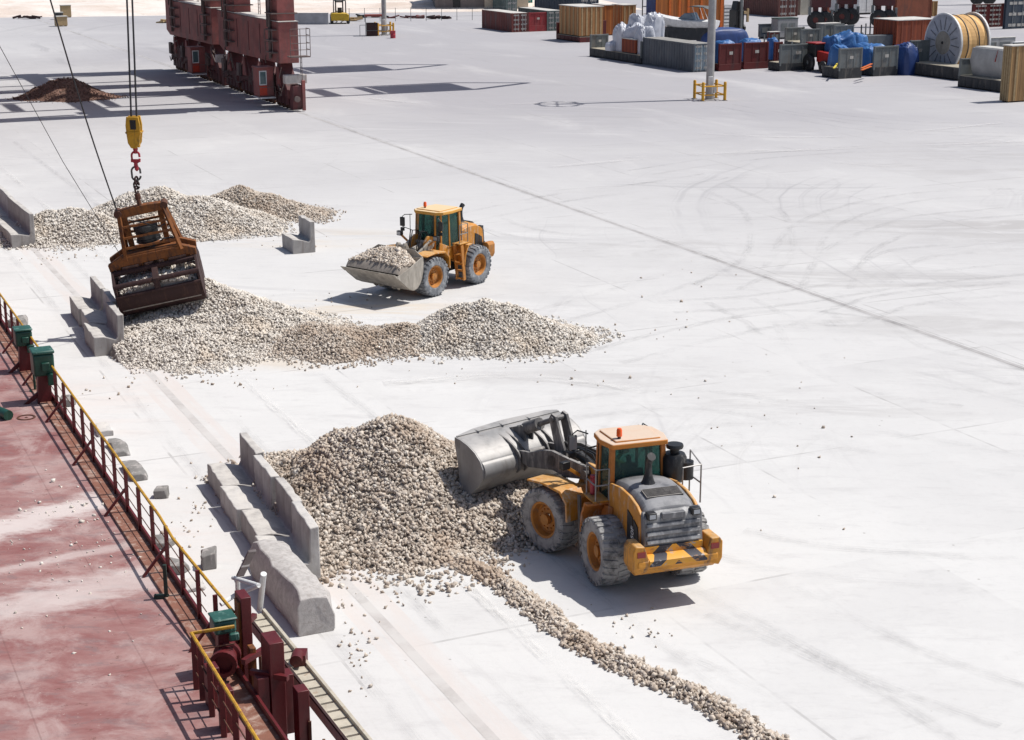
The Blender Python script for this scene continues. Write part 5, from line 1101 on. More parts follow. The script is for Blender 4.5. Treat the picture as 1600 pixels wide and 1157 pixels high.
def wood_mat(name, c1, c2, step, axis='x'):
    m, n, b = new_mat(name); v = texco(n); sp = n.nodes.new('ShaderNodeSeparateXYZ'); n.links.new(v, sp.inputs[0])
    s_ = math_(n, 'ADD', sp.outputs[0], sp.outputs[1]); fr = math_(n, 'FRACT', math_(n, 'DIVIDE', s_, step))
    k = math_(n, 'LESS_THAN', fr, .16); c = mixc(n, ramp(n, noise(n, scaled(n, v, (1, 1, .2)), 1.5, 6, .7), .35, .7), c1, c2)
    c = mixc(n, math_(n, 'MULTIPLY', k, .75), c, tuple(x * 1.5 for x in c1)); c = mixc(n, math_(n, 'LESS_THAN', math_(n, 'ABSOLUTE', math_(n, 'SUBTRACT', fr, .5)), .02), c, tuple(x * .4 for x in c2))
    n.links.new(c, b.inputs['Base Color']); b.inputs['Roughness'].default_value = .85; return m
plyw = wood_mat('plywood', (.38, .19, .075), (.28, .13, .05), 1.1); plyo = wood_mat('orange_boards', (.36, .115, .025), (.27, .085, .025), .9); plyr = wood_mat('red_boards', (.22, .05, .02), (.16, .035, .02), .8); plyt = wood_mat('tan_boards', (.31, .185, .08), (.23, .13, .055), .9)
strip = M('orange_batten', (.62, .14, .02), .7); tanst = M('tan_batten', (.45, .32, .17), .8)

def container(cx, cy, xl, xr, yt, mt, label, rows=4, roof=None, door=True, group='shipping containers in the yard', dm=None, name='shipping_container'):
    O, Wd, L, Hh = place(cx, cy, xl, xr, yt); root = thing(name, O, YA, label, 'container', group)
    def zig(n_, f):
        out = []
        for i in range(n_):
            t0 = i / n_; out += [f(t0, 0), f(t0 + .35 / n_, 0), f(t0 + .5 / n_, 1), f(t0 + .85 / n_, 1)]
        return out
    d = .07; nl = max(6, int(L / .55)); poly = zig(nl, lambda t, s_: (.05 + s_ * d, L - t * L)) + zig(4, lambda t, s_: (t * Wd, .12)) + zig(nl, lambda t, s_: (Wd - .05 - s_ * d, .05 + t * (L - .1))) + [(Wd - .1, L - .05), (.1, L - .05)]
    m = MB(); m.prism(poly, .15, Hh - .05, 'z'); body = m.build('body', mt, root, smooth=0)
    m = MB(); m.box(.06, Wd - .06, .06, L - .06, Hh - .06, Hh - .015); m.build('roof', roof or roofw, root)
    m = MB(); q = .17
    for x in (0, Wd - q):
        for y in (0, L - q): m.box(x, x + q, y, y + q, 0, Hh)
    for z in (.02, Hh - .18):
        m.box(q, Wd - q, .01, q - .02, z, z + .16); m.box(q, Wd - q, L - q + .02, L - .01, z, z + .16); m.box(.01, q - .02, q, L - q, z, z + .16); m.box(Wd - q + .02, Wd - .01, q, L - q, z, z + .16)
    m.build('corner_frame', mt, root)
    if door:
        for k in (0, 1):
            x0 = q + k * (Wd / 2 - q) + .02; x1 = x0 + Wd / 2 - q - .04
            m = MB(); m.box(x0, x1, .04, .10, .2, Hh - .2); dr = m.build('door', dm or mt, root, bevel=.01)
            for t in (.28, .72):
                x = x0 + (x1 - x0) * t; m = MB(); m.tube([(x, -.02, .15), (x, -.02, Hh - .15)], .035, 6); m.box(x - .05, x + .22, -.04, .02, Hh * .42, Hh * .45); m.build('locking_bar', M('galvanised_bar', (.42, .42, .42), .5, .4), dr)
            for r_ in range(rows):
                z = .35 + (Hh - .8) * r_ / (rows - 1)
                for t in (.10, .50): m = MB(); m.box(x0 + (x1 - x0) * t, x0 + (x1 - x0) * (t + .34), .015, .038, z, z + Hh * .075); m.build('marking_plate', M('pale_markings', (.52, .50, .46), .8, 0, (.2, .15, .12), .5, 2), dr)
    return root
def flat_rack(cx, cy, xl, xr, yw, mt, label, base=.75, ends=(0, 1), panel=None, zf=None, group='flat racks loaded with cargo'):
    O, Wd, L, Hh = place(cx, cy, xl, xr, yw); root = thing('flat_rack', O, YA, label, 'flat rack', group)
    m = MB(); m.box(.0, .22, .1, L - .1, .12, base); m.box(Wd - .22, Wd, .1, L - .1, .12, base); m.box(0, Wd, 0, .1, .0, base - .01); m.box(0, Wd, L - .1, L, .0, base - .01)
    n_ = max(3, int(L / 1.0))
    for i in range(n_): y = .2 + i * (L - .5) / n_; m.box(-.03, -.002, y, y + .22, .15, base - .05); m.box(.22, Wd - .22, y, y + .15, .2, base - .1)
    m.build('base_frame', rackd if mt is rackg else mt, root, bevel=.015)
    m = MB(); m.box(.06, Wd - .06, .12, L - .12, base + .003, base + .07); m.build('timber_floor', woodf, root)
    for e in ends:
        y0 = 0 if e == 0 else L - .24
        m = MB(); m.box(.16, Wd - .16, y0 + .06, y0 + .18, base, Hh - .08); m.box(.1, Wd - .1, y0, y0 + .24, Hh - .2, Hh - .03)
        for x in (0, Wd - .2): m.box(x, x + .2, y0 - .002, y0 + .25, base - .3, Hh)
        for x in (Wd * .35, Wd * .65): m.box(x - .05, x + .05, y0 + .02, y0 + .06, base, Hh - .2)
        ew = m.build('end_wall', mt, root, bevel=.015)
        m = MB(); m.box(Wd * .45, Wd * .6, y0 - .012, y0 + .018, base + (Hh - base) * .45, base + (Hh - base) * .6); m.build('number_plate', M('pale_markings', (.52, .50, .46)), ew)
    return root, O, Wd, L, Hh, base + .07
def crate(O, dx, dy, z, wx, wy, hz, mt, label, battens=None, group=None, top=None, name='wooden_crate', nb=5):
    q = O + ex * dx + ey * dy; root = thing(name, (q.x, q.y, z), YA, label, 'crate', group)
    m = MB(); m.box(0, wx, 0, wy, .12, hz); m.build('box', mt, root, bevel=.02)
    m = MB(); m.box(-.08, wx + .08, -.08, wy + .08, hz + .002, hz + .10); m.build('lid', top or roofw, root)
    m = MB()
    for k in range(3): m.box(wx * (.06 + .38 * k), wx * (.06 + .38 * k) + .2, .05, wy - .05, 0, .118)
    m.build('skids', rackd, root)
    if battens:
        for k in range(nb):
            t = (k + .5) / nb; m = MB(); m.box(wx * t - .11, wx * t + .11, -.05, -.003, .14, hz - .02); m.build('batten', battens, root)
            m = MB(); m.box(-.05, -.003, wy * t - .11, wy * t + .11, .14, hz - .02); m.build('batten', battens, root)
    return root
def lump(name, c, sx, sy, sz, mt, label, cat, seed, rough=.18, group=None, boxy=.0, n1=64, n2=26):
    """a cloth-covered or wrapped load: folded, sagging skin over a block"""
    m = MB(); vs = []
    for j in range(n2 + 1):
        ph = math.pi / 2 * (1 - j / n2); 
        for i in range(n1):
            th = 2 * math.pi * i / n1; x, y, z = math.cos(th) * math.cos(ph), math.sin(th) * math.cos(ph), math.sin(ph)
            e = .45; x, y, z = [math.copysign(abs(q) ** e, q) for q in (x, y, z)]
            f = 1 + rough * mn.noise(Vector((x * 1.3 + seed, y * 1.3, z * 1.1))) * .8 + rough * .32 * abs(mn.noise(Vector((x * 4.5 + seed, y * 4.5, z * .9)))) + rough * .12 * mn.noise(Vector((x * 11, y * 11 + seed, z * 7)))
            vs.append((x * sx * f, y * sy * f, max(0, z * sz * f) if j < n2 else 0))
    m.add(vs, [(j * n1 + i, j * n1 + (i + 1) % n1, (j + 1) * n1 + (i + 1) % n1, (j + 1) * n1 + i) for j in range(n2) for i in range(n1)] )
    o = m.build(name, mt, smooth=60); o.location = c; o.rotation_euler = (0, 0, YA); return tag(o, label, cat, group)
def on(O, dx, dy, z): q = O + ex * dx + ey * dy; return Vector((q.x, q.y, z))

# --- left part of the yard
container(800, 51, 753, 826, 21, wornred, 'worn red container standing leftmost in the yard, doors to the right')
flat_rack(826.5, 50, 800, 854, 20, M('bright_rack_red', (.30, .03, .035), .6, 0, (.2, .05, .05), .4, .8), 'bright red flat rack with a high end wall right beside the worn red container', .9, (0,))
container(855, 49, 810, 878, 17, cgreen, 'grey green container between the red flat rack and the plywood crate')
container(905, 36, 835, 935, -16, cblue, 'dark blue container behind the plywood crate')
container(791.5, 19, 770, 808, -14, cgreen, 'pale grey green container end beside the cream building')
container(812, 12, 806, 832, -16, M('container_teal', (.02, .20, .17), .6, 0, (.05, .25, .22), .3, .5), 'teal green container at the top edge behind the yard')
# red rack with plywood crates
rk, O, Wd, L, Hh, zf = flat_rack(906, 67, 869, 945, 40, M('rack_dark_red', (.12, .016, .016), .6, 0, (.06, .02, .02), .4, .8), 'dark red flat rack carrying the striped plywood crate', .7, (1,))
crate(O, .1, .25, zf, Wd * .93, L * .86, high(906, 67, 12) - zf, plyw, 'big plywood crate with a striped side on the dark red flat rack', tanst, 'wooden crates in the yard', nb=5)
O2, W2, L2, H2 = place(945, 56, 925, 958, 9)
crate(O2, 0, 0, 0, W2, L2, H2, plyo, 'orange painted crate wedged between the striped plywood crate and the maroon panel', None, 'wooden crates in the yard')
O2, W2, L2, H2 = place(972, 54, 956, 993, 9)
crate(O2, 0, 0, 0, W2, L2, H2, plyw, 'brown plywood crate behind the white wrapped machinery', tanst, 'wooden crates in the yard', nb=3)
O2, W2, L2, H2 = place(922, 60, 912, 950, 33)
m = MB(); m.box(0, W2 * .9, 0, .25, 0, H2); o = m.build('rack_end_wall', maroon, bevel=.02); o.location = O2; o.rotation_euler = (0, 0, YA); tag(o, 'maroon upright end panel left of the white wrapped machinery', 'panel')
rk, O, Wd, L, Hh, zf = flat_rack(1001, 101, 921, 1030, 65, rackg, 'grey flat rack loaded with white wrapped machinery', 1.0)
for i, (dx, dy, sx, sy, sz, mt_) in enumerate(((1.5, 6.6, 1.0, 1.2, 4.2, tarpw), (1.8, 3.8, 1.2, 1.4, 4.3, tarpw), (1.6, 1.7, 1.1, 1.1, 4.0, tarpw), (3.0, 5.5, 1.2, 1.3, 5.2, tarpw), (3.6, 3.0, 1.2, 1.2, 5.4, tarpw))):
    lump('wrapped_machine', on(O, dx, dy, zf), sx, sy, sz - 1.0, mt_, ['white wrapped machine at the far end of the grey flat rack', 'white wrapped machine standing in the middle of the grey flat rack', 'white wrapped machine nearest the dark container on the grey rack', 'taller bluish wrapped machine at the back of the wrapped group', 'tallest wrapped machine next to the white boat'][i], 'wrapped machine', i * 3.1, .30, 'machines wrapped in white sheet')
lump('wrapped_bundle', on(O, .7, 7.6, zf), .9, .8, 1.1, tarpw, 'low bundle of white sheet on the near corner of the grey rack, left end', 'bundle', 31, .4)
crate(O, .15, 1.6, zf, 1.2, 3.2, 1.7, plyr, 'small red brown crate low on the grey rack below the wrapped machines', None, 'wooden crates in the yard')
container(1083, 113.5, 1003.5, 1113, 69, cgrey, 'dark grey container with a dented pale roof right in front of the boat', roof=M('dull_roof', (.30, .29, .27), .8, 0, (.2, .19, .18), .5, .6), dm=M('pale_blue_door', (.24, .31, .36), .6, 0, (.4, .42, .42), .4, 1))
# the boat on the cargo behind it
bo = P(1075, 88); bt = thing('motor_boat', (bo.x, bo.y, 3.2), R(150), 'white motor boat with windscreen and folded canopy lying behind the dark grey container', 'boat', None, 1.25)
m = MB(); secs = [(-3.0, .95, 1.0, .15), (-1.5, 1.1, 1.0, .05), (0, 1.15, 1.05, .0), (1.5, 1.0, 1.15, .05), (2.6, .6, 1.3, .3), (3.3, .05, 1.45, .9)]; vs = []
for x, hw_, zt, zb_ in secs: vs += [(x, -hw_, zt), (x, -hw_ * .8, zb_ + .45), (x, 0, zb_), (x, hw_ * .8, zb_ + .45), (x, hw_, zt), (x, hw_ * .8, zt + .06), (x, 0, zt + .16), (x, -hw_ * .8, zt + .06)]
k = 8; m.add(vs, [(i * k + j, i * k + (j + 1) % k, (i + 1) * k + (j + 1) % k, (i + 1) * k + j) for i in range(5) for j in range(k)] + [tuple(range(k))[::-1], tuple(5 * k + j for j in range(k))]); m.build('hull', white, bt, smooth=50)
m = MB(); m.prism([(-.9, 1.1), (-.2, 1.15), (.9, 1.2), (.2, 1.75), (-.5, 1.8)], -.75, .75, 'y'); m.build('windscreen', M('boat_glass', (.12, .17, .22), .1), bt, bevel=.03)
m = MB(); m.prism([(-2.4, 2.25), (-1.9, 2.45), (-.6, 2.5), (-.1, 2.35), (-.6, 2.42), (-1.9, 2.36)], -.9, .9, 'y')
m.build('canopy', M('canopy_grey', (.12, .13, .13), .8), bt)
for s_ in (-.85, .85):
    m = MB(); m.tube([(-1.9, s_, 2.4), (-2.5, s_, 1.1)], .03, 5); m.tube([(-.7, s_, 2.45), (-1.2, s_, 1.15)], .03, 5); m.build('canopy_frame', white, bt)
m = MB(); m.box(-2.6, 2.4, -.7, .7, -.9, .3); m.build('cradle', rackd, bt)
# giant orange crate
O2, W2, L2, H2 = place(1024, 60, 1009, 1130, -8)
H2 = max(H2, 8)
cr_ = crate(O2, 0, 0, 0, W2, L2, H2, plyo, 'huge orange brown crate with bright orange battens rising behind the boat and lamp post', None, 'wooden crates in the yard')
for t in (.20, .34, .47, .66, .84, .96):
    m = MB(); m.box(W2 * t - .2, W2 * t + .2, -.08, -.003, .1, H2); m.build('batten', strip, cr_)
m = MB(); m.box(-.09, -.004, .1, L2 - .1, 1, H2 - .3); m.build('side_sheet', tarpd, cr_)
# scaffold-like stillage and pump between the crate and the brown container
fp = P(1003, 52)
st_ = thing('steel_stillage', fp, YA, 'dark steel stillage frame between the plywood crate and the huge orange crate', 'stillage')
for i in range(4):
    m = MB(); x = i * .8; m.bar((x, 0, 0), (x, 0, 5.5), .12, .12); m.build('upright', rackd, st_)
for i in range(5):
    m = MB(); m.bar((0, 0, .6 + i * 1.1), (2.4, 0, .6 + i * 1.1), .10, .14); m.build('crossbar', rackg if i % 2 else white, st_)
m = MB(); m.bar((-.3, -.3, 0), (2.0, -.3, 5.5), .06, .06); m.build('sling', M('lime_strap', (.3, .4, .05)), st_)
O2, W2, L2, H2 = place(1130, 42, 1126, 1146, 9)
lv = thing('louvred_unit', O2, YA, 'white louvred unit standing right of the huge orange crate', 'cooling unit')
m = MB(); m.box(0, W2, 0, L2 + 1.5, 0, H2); m.build('casing', M('unit_grey', (.3, .3, .3)), lv)
for i in range(6):
    z = H2 * (i + .3) / 6; m = MB(); m.box(.1, W2 - .1, -.08, -.003, z, z + H2 * .1); m.build('louvre', white, lv)
O2 = P(1150, 50); mc = thing('reach_machine', O2, YA, 'dark machine with a grey upright mast right of the louvred unit', 'machine')
m = MB(); m.box(0, 1.4, 0, 2, .5, 3.2); m.prism([(0, 3.2), (.3, 4.5), (1.0, 4.5), (1.5, 3.2)], .2, 1.6, 'y'); m.build('body', black, mc, bevel=.06)
m = MB(); m.bar((.7, -.2, .4), (.7, -.2, 8), .35, .35); m.build('mast', rackg, mc)
for x in (0, 1.5):
    m = MB(); m.lathe([(.001, -.2), (.3, -.2), (.5, -.15), (.5, .15), (.3, .2), (.001, .2)], 16, T(x, .3, .5) @ RY(R(90))); m.build('wheel', black, mc)
m = MB(); m.box(1.3, 2.1, -.1, .6, 2.6, 3.0); m.box(1.9, 2.2, -.1, .2, 1.4, 3.4); m.build('arm', tanst, mc)
# blue tarpaulin on racks, maroon ends
rk, O, Wd, L, Hh, zf = flat_rack(1123, 112, 1100, 1158, 69, maroon, 'maroon flat rack end wall just right of the nearer lamp post', .8, (0,))
lump('covered_load', on(O, Wd * .5, L * .45, zf), Wd * .40, L * .35, 2.45, tarpb, 'light blue covered load on the maroon rack right of the lamp post', 'covered load', 5, .12, 'loads under blue tarpaulin')
rk, O, Wd, L, Hh, zf = flat_rack(1162, 109, 1138, 1200, 67, maroon, 'second maroon flat rack end wall from the lamp post', .8, (0,))
lump('covered_load', on(O, Wd * .5, L * .45, zf), Wd * .40, L * .35, 2.5, tarpb, 'light blue covered load between the second and third maroon end walls', 'covered load', 8, .12, 'loads under blue tarpaulin')
rk, O, Wd, L, Hh, zf = flat_rack(1209, 106, 1190, 1222, 66, maroon, 'third maroon flat rack end wall, partly behind the grey rack', .8, (0,))
lump('covered_load', on(O, Wd * .4, L * .45, zf), Wd * .40, L * .35, 2.5, tarpb, 'light blue covered load behind the third maroon end wall', 'covered load', 11, .12, 'loads under blue tarpaulin')
rk, O, Wd, L, Hh, zf = flat_rack(1108, 92, 1080, 1180, 50, maroon, 'long maroon rack behind the lamp post under a dark blue tarpaulin', .9, ())
lump('covered_load', on(O, Wd * .47, L * .5, zf), Wd * .46, L * .45, 2.6, tarpd, 'wide dark blue tarpaulin load seen on both sides of the lamp post', 'covered load', 14, .07, 'loads under blue tarpaulin')
# --- brown containers behind
container(1216, 27, 1161, 1246, -14, brown, 'big brown container with a ribbed end behind the flat racks')
container(1250, 24, 1236, 1268, -14, creamc, 'cream ribbed container end beside the brown container', door=False)
container(1291, 23, 1284, 1309, -10, rustred, 'small rusty red container between the crane wheels', door=False)
container(1400, 31, 1394, 1455, -10, rustred, 'rusty container standing behind the red board crate', door=False)
container(1457, 26, 1452, 1464, 2, plyt, 'narrow tan container edge beside the rusty one', door=False)
container(1519, 44, 1516, 1567, 7, maroon, 'dark maroon container with white marks in the upper right', rows=5)
container(1570, 46, 1566, 1640, -14, cblue, 'dark blue container cut off by the right edge')
# rubber-tyred gantry legs: pairs of big wheels
for gi, (xa, xb, yb_, lab) in enumerate(((1274, 1288, 46, 'rubber tyred gantry leg with black wheels left of the white trailer'), (1315, 1329, 40, 'rubber tyred gantry leg with two tall wheels beside the white trailer'), (1372, 1388, 43, 'rubber tyred gantry leg with two tall wheels right of the white trailer'), (1526, 1545, 8, 'rubber tyred gantry leg with wheels above the maroon container'))):
    pa, pb = P(xa, yb_), P(xb, yb_); g_ = thing('gantry_leg', (pa + pb) / 2, 0, lab, 'gantry leg', 'rubber tyred gantry legs'); hw_ = (pb - pa).length / 2
    for s_ in (-1, 1):
        m = MB(); m.lathe([(.45, -.42), (.9, -.46), (1.3, -.36), (1.38, 0), (1.3, .36), (.9, .46), (.45, .42)], 24, T(s_ * hw_, 0, 1.38) @ RZ(R(75)) @ RY(R(90)), closed=True); wh = m.build('wheel', black, g_)
        m = MB(); m.lathe([(.001, -.3), (.46, -.3), (.46, .3), (.001, .3)], 16, T(s_ * hw_, 0, 1.38) @ RZ(R(75)) @ RY(R(90))); m.build('rim', wornred, wh)
        m = MB(); m.box(s_ * hw_ - .35, s_ * hw_ + .35, .0, 1.5, 2.2, 4.6); m.build('wheel_carrier', crredd, g_, bevel=.05)
    m = MB(); m.box(-hw_ - .8, hw_ + .8, -.3, 1.3, 3.3, 5.4); m.prism([(-1.1, 5.4), (1.1, 5.4), (.8, 16), (-.8, 16)], 0, 1.2, 'y'); m.build('leg', crredd, g_, bevel=.05)
    m = MB(); m.box(-hw_ - 1.2, -hw_ - .85, -.5, .2, 2.2, 3.4); m.build('bumper', rackg, g_); m = MB(); m.box(hw_ + .85, hw_ + 1.2, -.4, .2, 1.8, 3.0); m.build('bumper', rackg, g_)
# grey racks, boxes and machines behind the front row
def boxthing(cx, cy, xl, xr, yt, mt, name, label, cat, roof=None, extra=None, group=None):
    O_, W_, L_, H_ = place(cx, cy, xl, xr, yt); t = thing(name, O_, YA, label, cat, group)
    m = MB(); m.box(0, W_, 0, L_, .25, H_ - .1); m.build('casing', mt, t, bevel=.05)
    m = MB(); m.box(-.04, W_ + .04, -.04, L_ + .04, H_ - .098, H_); m.build('top', roof or roofw, t, bevel=.02)
    m = MB(); m.box(.1, W_ - .1, .1, L_ - .1, 0, .25); m.build('skid', rackd, t)
    m = MB(); m.box(W_ * .15, W_ * .45, -.03, -.002, H_ * .4, H_ * .75); m.box(W_ * .55, W_ * .85, -.03, -.002, H_ * .3, H_ * .75); m.build('access_panel', rackg if mt is not rackg else cgrey, t)
    return t
boxthing(1186, 61, 1184, 1214, 38, cgrey, 'equipment_box', 'grey steel box at the left behind the racks', 'box', cgrey)
boxthing(1215, 62, 1204, 1246, 29, M('unit_grey', (.3, .3, .3)), 'generator', 'grey generator with white top fittings behind the maroon end wall', 'generator', M('dark_green_top', (.02, .05, .04)))
boxthing(1203, 68, 1198, 1218, 50, maroon, 'steel_drum_box', 'maroon box with a gas bottle left of the generator', 'box')
rk, *_ = flat_rack(1251, 75, 1225, 1281, 46, rackg, 'grey flat rack with an end wall behind the tractor', .6)
boxthing(1282, 68, 1274, 1312, 37, rackg, 'pump_unit', 'grey pump unit with sloping white top behind the grey end walls', 'pump unit')
boxthing(1277, 40, 1270, 1307, 25, M('deep_green', (.02, .05, .045)), 'tank_box', 'dark green topped tank below the gantry wheels', 'tank')
rk, *_ = flat_rack(1302, 78, 1285, 1333, 40, rackg, 'tall grey flat rack end with a white notice behind the tractor', .6)
lump('covered_load', on(_[0], 2.6, -1.6, .2), 1.3, 1.1, 1.9, tarpb, 'light blue tarpaulin hump behind the first near grey rack', 'covered load', 21, .2, 'loads under blue tarpaulin')
tr_ = P(1341, 29); t = thing('white_trailer', tr_, YA, 'white box trailer seen between the gantry wheels', 'trailer'); m = MB(); m.box(0, 3.2, 0, 8, .9, 3.9); m.build('box', white, t); m = MB(); m.box(.2, 3.0, .5, 7.5, .55, .9); m.build('chassis', rackd, t)
for y in (1.0, 2.2):
    m = MB(); m.tube([(0, y, .5), (.4, y, .5)], .5, 14); m.build('wheel', black, t)
m = MB(); m.box(1.55, 1.65, -.03, -.002, 1.1, 3.7); m.build('door_seam', rackg, t)
O2, W2, L2, H2 = place(1400, 74, 1397, 1463, 33)
crate(O2, 0, 0, 0, W2, max(L2, 5), H2, plyr, 'red brown board crate with white lid left of the cable drum', M('red_batten', (.24, .06, .03), .8), 'wooden crates in the yard', top=roofw, nb=4)
for i, (px, py) in enumerate(((1338, 66), (1346, 65), (1370, 62), (1383, 62), (1410, 60))):
    p = P(px, py + 6); m = MB(); m.lathe([(.001, 0), (.28, 0), (.30, .1), (.30, 1.3), (.22, 1.6), (.10, 1.75), (.001, 1.78)], 14); o = m.build('gas_bottle', cgrey, smooth=50); o.location = p; tag(o, ['dark steel bottle first from the left behind the tarpaulins', 'dark steel bottle second from the left behind the tarpaulins', 'dark steel bottle in the middle of the row behind the tarpaulins', 'dark steel bottle fourth from the left behind the tarpaulins', 'dark steel bottle beside the red board crate'][i], 'bottle', 'steel bottles behind the racks')
pq = P(1340, 76); m = MB(); m.box(0, 9, 0, 1.2, 0, 1.6); o = m.build('low_wall', cgrey, bevel=.03); o.location = pq; o.rotation_euler = (0, 0, YA); tag(o, 'low dark blue grey barrier behind the blue tarpaulins', 'barrier')
# --- front row of grey racks
rk, O, Wd, L, Hh, zf = flat_rack(1218, 112, 1200, 1272, 70, rackg, 'grey flat rack end wall right of the maroon ones', .9, (0,))
rk, O, Wd, L, Hh, zf = flat_rack(1310, 124, 1284, 1346, 76, rackg, 'grey flat rack with a plain end wall right of the red tractor', 1.15, (0,))
# red tractor on the rack
tp_ = on(O, .3, 5.2, zf); tc_ = thing('red_tractor', P(1284, 112), YA + R(90), 'red tractor with a dark cab loaded left of the plain grey end wall', 'tractor', None, 1.25)
m = MB(); m.prism([(-.2, .9), (-.2, 1.9), (1.6, 1.75), (1.9, 1.5), (1.9, .9)], -.55, .55, 'y', RZ(R(180))); m.build('bonnet', M('tractor_red', (.36, .02, .015), .4), tc_, bevel=.05)
m = MB(); m.box(.1, 1.4, -.75, .75, 1.3, 2.5); m.build('cab', black, tc_, bevel=.08); m = MB(); m.box(0, 1.5, -.85, .85, 2.5, 2.62); m.build('roof', M('tractor_red', (.36, .02, .015), .4), tc_, bevel=.03)
for x, r_ in ((.9, .8), (-1.3, .55)):
    for s_ in (-1, 1):
        m = MB(); m.lathe([(.2, -.2), (r_ * .8, -.22), (r_, -.12), (r_, .12), (r_ * .8, .22), (.2, .2)], 20, T(x, s_ * .85, r_) @ RX(R(90)), closed=True); wh = m.build('wheel', black, tc_)
        m = MB(); m.lathe([(.001, -.12), (r_ * .5, -.12), (r_ * .5, .12), (.001, .12)], 14, T(x, s_ * .85, r_) @ RX(R(90))); m.build('rim', rackg, wh)
lump('covered_load', on(O, Wd * .62, 2.2, zf), 1.0, 1.5, 2.1, tarpb, 'light blue covered load filling the rack behind the plain grey end wall', 'covered load', 24, .22, 'loads under blue tarpaulin')
rk, O, Wd, L, Hh, zf = flat_rack(1364, 120, 1345, 1402, 73, rackg, 'grey flat rack with orange straps beside its end wall', 1.0, (0,))
lump('covered_load', on(O, Wd * .35, 2.4, zf), 1.5, 1.9, 2.3, tarpb, 'deep blue covered load between the two plain grey end walls', 'covered load', 27, .2, 'loads under blue tarpaulin')
lump('covered_load', on(O, Wd * .25, 7.5, zf), 1.7, 1.6, 2.9, tarpb, 'peaked blue tarpaulin rising behind the strapped grey end wall', 'covered load', 33, .35, 'loads under blue tarpaulin')
for k, (a, b, mt_) in enumerate((((1346, 107), (1362, 100), strip), ((1346, 110), (1361, 104), strip), ((1303, 107), (1309, 99), M('yellow_strap', (.7, .55, .05))))):
    m = MB(); m.bar(P(*a, 1.4), P(*b, 1.6), .22, .08); o = m.build('cargo_strap', mt_); tag(o, ['upper orange strap on the grey rack floor', 'lower orange strap on the grey rack floor', 'yellow strap at the left of the plain grey end wall'][k], 'strap')
lump('covered_load', P(1411, 116, 0), 1.1, 1.6, 3.4, tarpd, 'tall dark blue sheeted load left of the cable drum rack', 'covered load', 41, .2, 'loads under blue tarpaulin')
# cable drum on its rack
rk, O, Wd, L, Hh, zf = flat_rack(1499, 127, 1418, 1530, 72, rackg, 'grey flat rack under the big cable drum', 1.35, (1,))
dc = atY(1474, 67, P(1470, 119).y + 1.5); dr = thing('cable_drum', dc, 0, 'huge wooden cable drum with grey spoked flange lying on a flat rack', 'cable drum')
ax = RZ(R(24)) @ RY(R(90)); rad_ = 3.25; ln = 3.9
def flange_mat():
    m, n, b = new_mat('grey_flange'); v = texco(n); sp = n.nodes.new('ShaderNodeSeparateXYZ'); n.links.new(v, sp.inputs[0])
    c = mixc(n, ramp(n, noise(n, v, 1.2, 6, .7), .4, .65), (.40, .41, .45), (.30, .31, .34)); n.links.new(c, b.inputs['Base Color']); b.inputs['Roughness'].default_value = .7; return m
for q_ in (0, ln):
    m = MB(); m.lathe([(.001, -.08), (rad_, -.08), (rad_, .08), (.001, .08)], 64, T(ax.to_3x3() @ Vector((0, 0, q_)) and 0, 0, 0) @ ax @ T(0, 0, q_)); fl = m.build('flange', flange_mat(), dr)
    m = MB(); m.lathe([(rad_ - .10, -.11), (rad_ + .05, -.11), (rad_ + .05, .11), (rad_ - .10, .11)], 64, ax @ T(0, 0, q_), closed=True); m.build('rim', white, fl)
    if q_ == 0:
        m = MB(); m.lathe([(.001, -.14), (1.25, -.14), (1.3, -.08)], 40, ax); m.build('hub_disc', M('hub_tan', (.34, .31, .26), .8, 0, (.22, .2, .17), .5, 2), fl)
        m = MB(); m.lathe([(.001, -.2), (.16, -.2), (.18, -.14)], 16, ax); m.build('spindle', black, fl)
        for k in range(16):
            a = 2 * math.pi * (k + .3) / 16; m = MB(); m.box(1.45, 2.6 if k % 2 else 2.9, -.055, .055, -.115, -.082, ax @ RZ(a)); m.build('spoke', M('spoke_slot', (.16, .165, .18), .8), fl)
lag = wood_mat('drum_lagging', (.62, .38, .16), (.50, .29, .11), 3.0)
m = MB(); m.lathe([(rad_ - .28, .12), (rad_ - .20, ln * .3), (rad_ - .20, ln * .7), (rad_ - .28, ln - .12)], 44, ax); m.build('lagging', lag, dr, smooth=5)
for q_ in (.28, .66):
    m = MB(); m.lathe([(rad_ - .21, ln * q_ - .05), (rad_ - .15, ln * q_ - .05), (rad_ - .15, ln * q_ + .05), (rad_ - .21, ln * q_ + .05)], 44, ax, closed=True); m.build('steel_band', rackd, dr)
# right-hand end of the yard
boxthing(1531, 90, 1528, 1585, 60, M('pale_grey_box', (.42, .42, .41), .7, 0, (.3, .29, .28), .4, .6), 'site_cabin', 'pale grey steel cabin right of the cable drum', 'cabin')
rk, O, Wd, L, Hh, zf = flat_rack(1569, 146, 1496, 1640, 100, rackg, 'grey flat rack carrying the pale tank at the right edge', 1.15, (1,))
tk = thing('pale_tank', on(O, .9, 1.4, zf), YA, 'pale grey faceted tank with a thin red stripe on the right hand flat rack', 'tank')
m = MB(); m.prism([(.5, 0), (0, 1.6), (.25, 2.9), (2.3, 2.9), (2.9, 1.5), (2.3, 0)], 0, 5.0, 'y'); m.build('shell', M('pale_grey_box', (.42, .42, .41)), tk, bevel=.03)
m = MB(); m.bar((.3, -.02, 2.7), (1.4, -.02, .2), .10, .02, up=(0, 1, 0)); m.bar((-.0, 1.2, 1.7), (.35, 1.2, 2.9), .04, .2); m.build('red_stripe', M('stripe_red', (.45, .04, .03)), tk)
